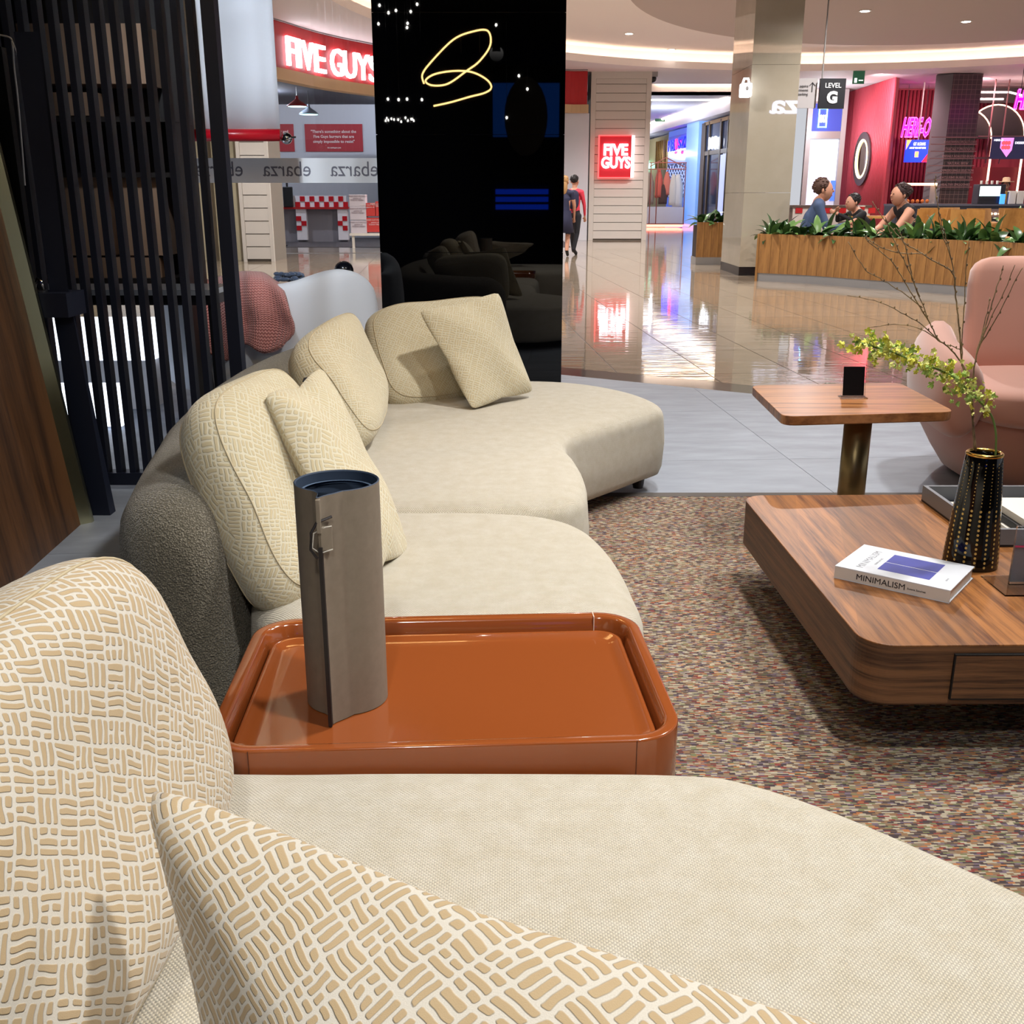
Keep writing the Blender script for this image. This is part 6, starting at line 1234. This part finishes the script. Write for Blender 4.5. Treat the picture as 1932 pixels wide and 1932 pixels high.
# light box and pale furniture behind slats
LB = thing('light_box', 'bright white light box behind the slats', 'light box', (-2.2, 6.2, 0)); LBM = mat('box_and_reflection_glow', c=(235, 240, 255), emit=1.3, ecol=(232, 240, 255))
a, b = at(60, 680, Y=6.2), at(280, 605, Y=6.2); MB().box(a.x, 6.2, a.z, b.x, 6.4, b.z).build('lit_panel', LBM, LB); c_, d_ = at(60, 790, Y=6.2), at(280, 684, Y=6.2); MB().box(c_.x, 6.19, 0, d_.x, 6.42, a.z).build('pale_plinth', mat('plinth_pale', c=(186, 186, 188), rough=.6), LB)
e_, g_ = at(80, 890, Y=5.6), at(230, 808, Y=5.6); o = MB().box(e_.x, 5.6, .02, g_.x, 5.64, .26).build('floor_reflection_slab', LBM); tag(o, 'low white glowing slab standing in for a floor reflection behind the slats', 'painted reflection')  # glowing slab takes the place of a pale reflection in the floor
# leaning wooden slab with brass edge
WD = thing('timber_panel', 'tall dark timber panel with a brass edged glass strip at the left edge', 'panel', (-1.75, 3.6, 0))
b0, b1 = at(152, 990, z=0), at(-60, 1180, z=0); t0 = at(0, 385, Y=b0.y); lean = (at(-78, 80, Y=b0.y)-b0)
tp0 = b0+lean; tp1 = b1+lean; tk = Vector((-.05, -.02, 0))
mbx = MB(); mbx.add([b0, b1, tp1, tp0, b0+tk, b1+tk, tp1+tk, tp0+tk], [(0, 1, 2, 3), (7, 6, 5, 4), (0, 3, 7, 4), (1, 5, 6, 2), (0, 4, 5, 1), (3, 2, 6, 7)]); mbx.build('panel', DKWOOD, WD)
e0 = Vector((.035, .03, 0)); mbx = MB(); mbx.add([b0, b0+e0, tp0+e0, tp0, b0+tk*.3+Vector((0, .02, 0)), b0+e0+Vector((0, .02, 0)), tp0+e0+Vector((0, .02, 0)), tp0+Vector((0, .02, 0))], [(0, 1, 2, 3), (7, 6, 5, 4), (1, 5, 6, 2), (0, 3, 7, 4), (0, 4, 5, 1), (3, 2, 6, 7)]); mbx.build('brass_edge', mat('brass_mirror', c=(206, 204, 168), rough=.25, metal=1), WD)
# black draped panel top left with cord
p0, p1 = at(-60, 420, Y=3.6), at(14, 88, Y=3.6)
BP = thing('black_mirror_frame', 'black upright frame with a silver cord at the top left corner', 'frame', (-2.2, 4.18, 0)); p1 = at(14, 88, Y=4.16); MB().box(-2.6, 4.16, .55, at(24, 250, Y=4.16).x, 4.2, p1.z).build('board', mat('matt_black'), BP)
for x in (-2.4, -2.15): MB().box(x, 4.165, 0, x+.03, 4.195, .55).build('leg', BLACK, BP)
cpts = [at(0, 66, Y=4.13), at(20, 72, Y=4.13), at(24, 90, Y=4.13), at(27, 130, Y=4.13), at(33, 180, Y=4.13), at(40, 260, Y=4.13), at(47, 350, Y=4.13)]; MB().tube(catmull(cpts, 5, False), .0035, 6).build('silver_cord', mat('silver_cord', c=(150, 152, 158), rough=.4), BP)
MB().tube([at(24, 80, Y=4.12), at(34, 105, Y=4.12), at(46, 128, Y=4.12)], .003, 6).build('tag_string', MATS['silver_cord'], BP); MB().obox(at(47, 137, Y=4.12), (.007, 0, 0), (0, .001, 0), (0, 0, .012)).build('white_tag', WHITE, BP)

# ---------------------------------------------------------------- things behind / above the camera seen only as reflections
def mir(u, v, Yr):                                                    # real position whose mirror image in the pillar falls at pixel u, v
    q = at(u, v, Y=2*6.854-Yr); return Vector((q.x, Yr, q.z))
LP = thing('squiggle_pendant', 'looping warm light tube lamp reflected in the black pillar', 'lamp', mir(865, 130, 3.4))
pts = [mir(u, v, 3.4+dy) for u, v, dy in ((818, 200, 0), (850, 193, 0), (885, 183, .05), (915, 175, .1), (927, 165, .12), (918, 150, .1), (890, 136, .05), (855, 134, 0), (820, 140, -.05), (803, 152, -.05), (815, 161, 0), (845, 158, .05), (880, 134, .1), (905, 115, .12), (925, 85, .12), (920, 58, .1), (890, 60, .05), (855, 75, 0), (815, 115, -.05), (797, 140, -.05), (800, 158, -.05))]
MB().tube(catmull(pts, 6, False), .0075, 8).build('light_tube', mat('tube_glow', c=(255, 210, 130), emit=22, ecol=(255, 205, 130)), LP, smooth=True)
for u in (830, 870, 905): q = mir(u, 100, 3.4); MB().tube([q, (q.x, q.y, 3.25)], .002, 5).build('wire', BLACK, LP)
BG = mat('bulb_glow', c=(255, 250, 240), emit=40)
for i, (u, v) in enumerate(((716, 10), (733, 24), (747, 20), (768, 52), (775, 22), (787, 8), (769, 44), (714, 45), (936, 47), (732, 187), (752, 188), (768, 187), (796, 188), (979, 143), (995, 168), (956, 222))):
    q = mir(u, v, 2.4); t = thing('bulb_pendant', 'small bright bulb hanging in the dark store, seen as a reflection', 'lamp', q, 'small bulbs reflected in the black pillar'); MB().ellipsoid(q, (.011, .011, .014), 8, 6).build('bulb', BG, t); MB().tube([q+Vector((0, 0, .014)), (q.x, q.y, 3.25)], .0015, 4).build('wire', BLACK, t)
q = mir(754, 222, 2.0); CHN = thing('crystal_chandelier', 'small crystal chandelier reflected at the left of the black pillar', 'lamp', q); cr_ = MB()
for i in range(26): a = 2*math.pi*i/26; cr_.obox(q+Vector((.17*math.cos(a), .17*math.sin(a), .03)), (.004, 0, 0), (0, .004, 0), (0, 0, .07))
cr_.build('crystal_rods', ACRYL, CHN, kind='stuff')
for i in range(12): a = 2*math.pi*i/12; MB().ellipsoid(q+Vector((.15*math.cos(a), .15*math.sin(a), -.03+.01*(i % 3))), (.008, .008, .012), 6, 4).build('bulb', mat('bulb_glow'), CHN)
MB().tube([q+Vector((0, 0, .1)), (q.x, q.y, 3.25)], .004, 5).build('rod', BLACK, CHN)
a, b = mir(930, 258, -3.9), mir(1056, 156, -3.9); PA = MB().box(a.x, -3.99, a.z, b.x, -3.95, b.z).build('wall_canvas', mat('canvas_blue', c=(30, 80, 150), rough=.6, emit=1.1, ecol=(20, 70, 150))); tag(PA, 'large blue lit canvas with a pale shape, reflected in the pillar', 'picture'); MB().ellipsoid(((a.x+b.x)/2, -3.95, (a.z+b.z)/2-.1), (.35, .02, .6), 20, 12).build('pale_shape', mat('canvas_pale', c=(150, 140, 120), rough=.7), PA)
a, b = mir(935, 400, -3.9), mir(1035, 352, -3.9); BS = thing('blue_lit_shelf', 'blue backlit slatted shelf at the rear of the store, reflected', 'shelf', (a.x, -3.95, a.z)); MB().box(a.x, -3.98, a.z, b.x, -3.94, b.z).build('lit_back', mat('blue_backlight', c=(20, 60, 200), emit=1.6, ecol=(10, 60, 220)), BS)
for i in range(6): MB().box(a.x, -3.93, a.z+.12*i, b.x, -3.90, a.z+.04+.12*i).build('slat', BLACK, BS)
for x, y, z in [p for p, _, _ in STORE_SPOTS]:  # a housing for every store spot, the added cool one too
    t = thing('track_spotlight', 'black ceiling spotlight above the sofas', 'light', (x, y, 3.1), 'ceiling spotlights of the store'); MB().lathe([(.055, .02), (.05, .12), (.02, .16)], (x, y, 3.0), 16, False, True).build('housing', BLACK, t)
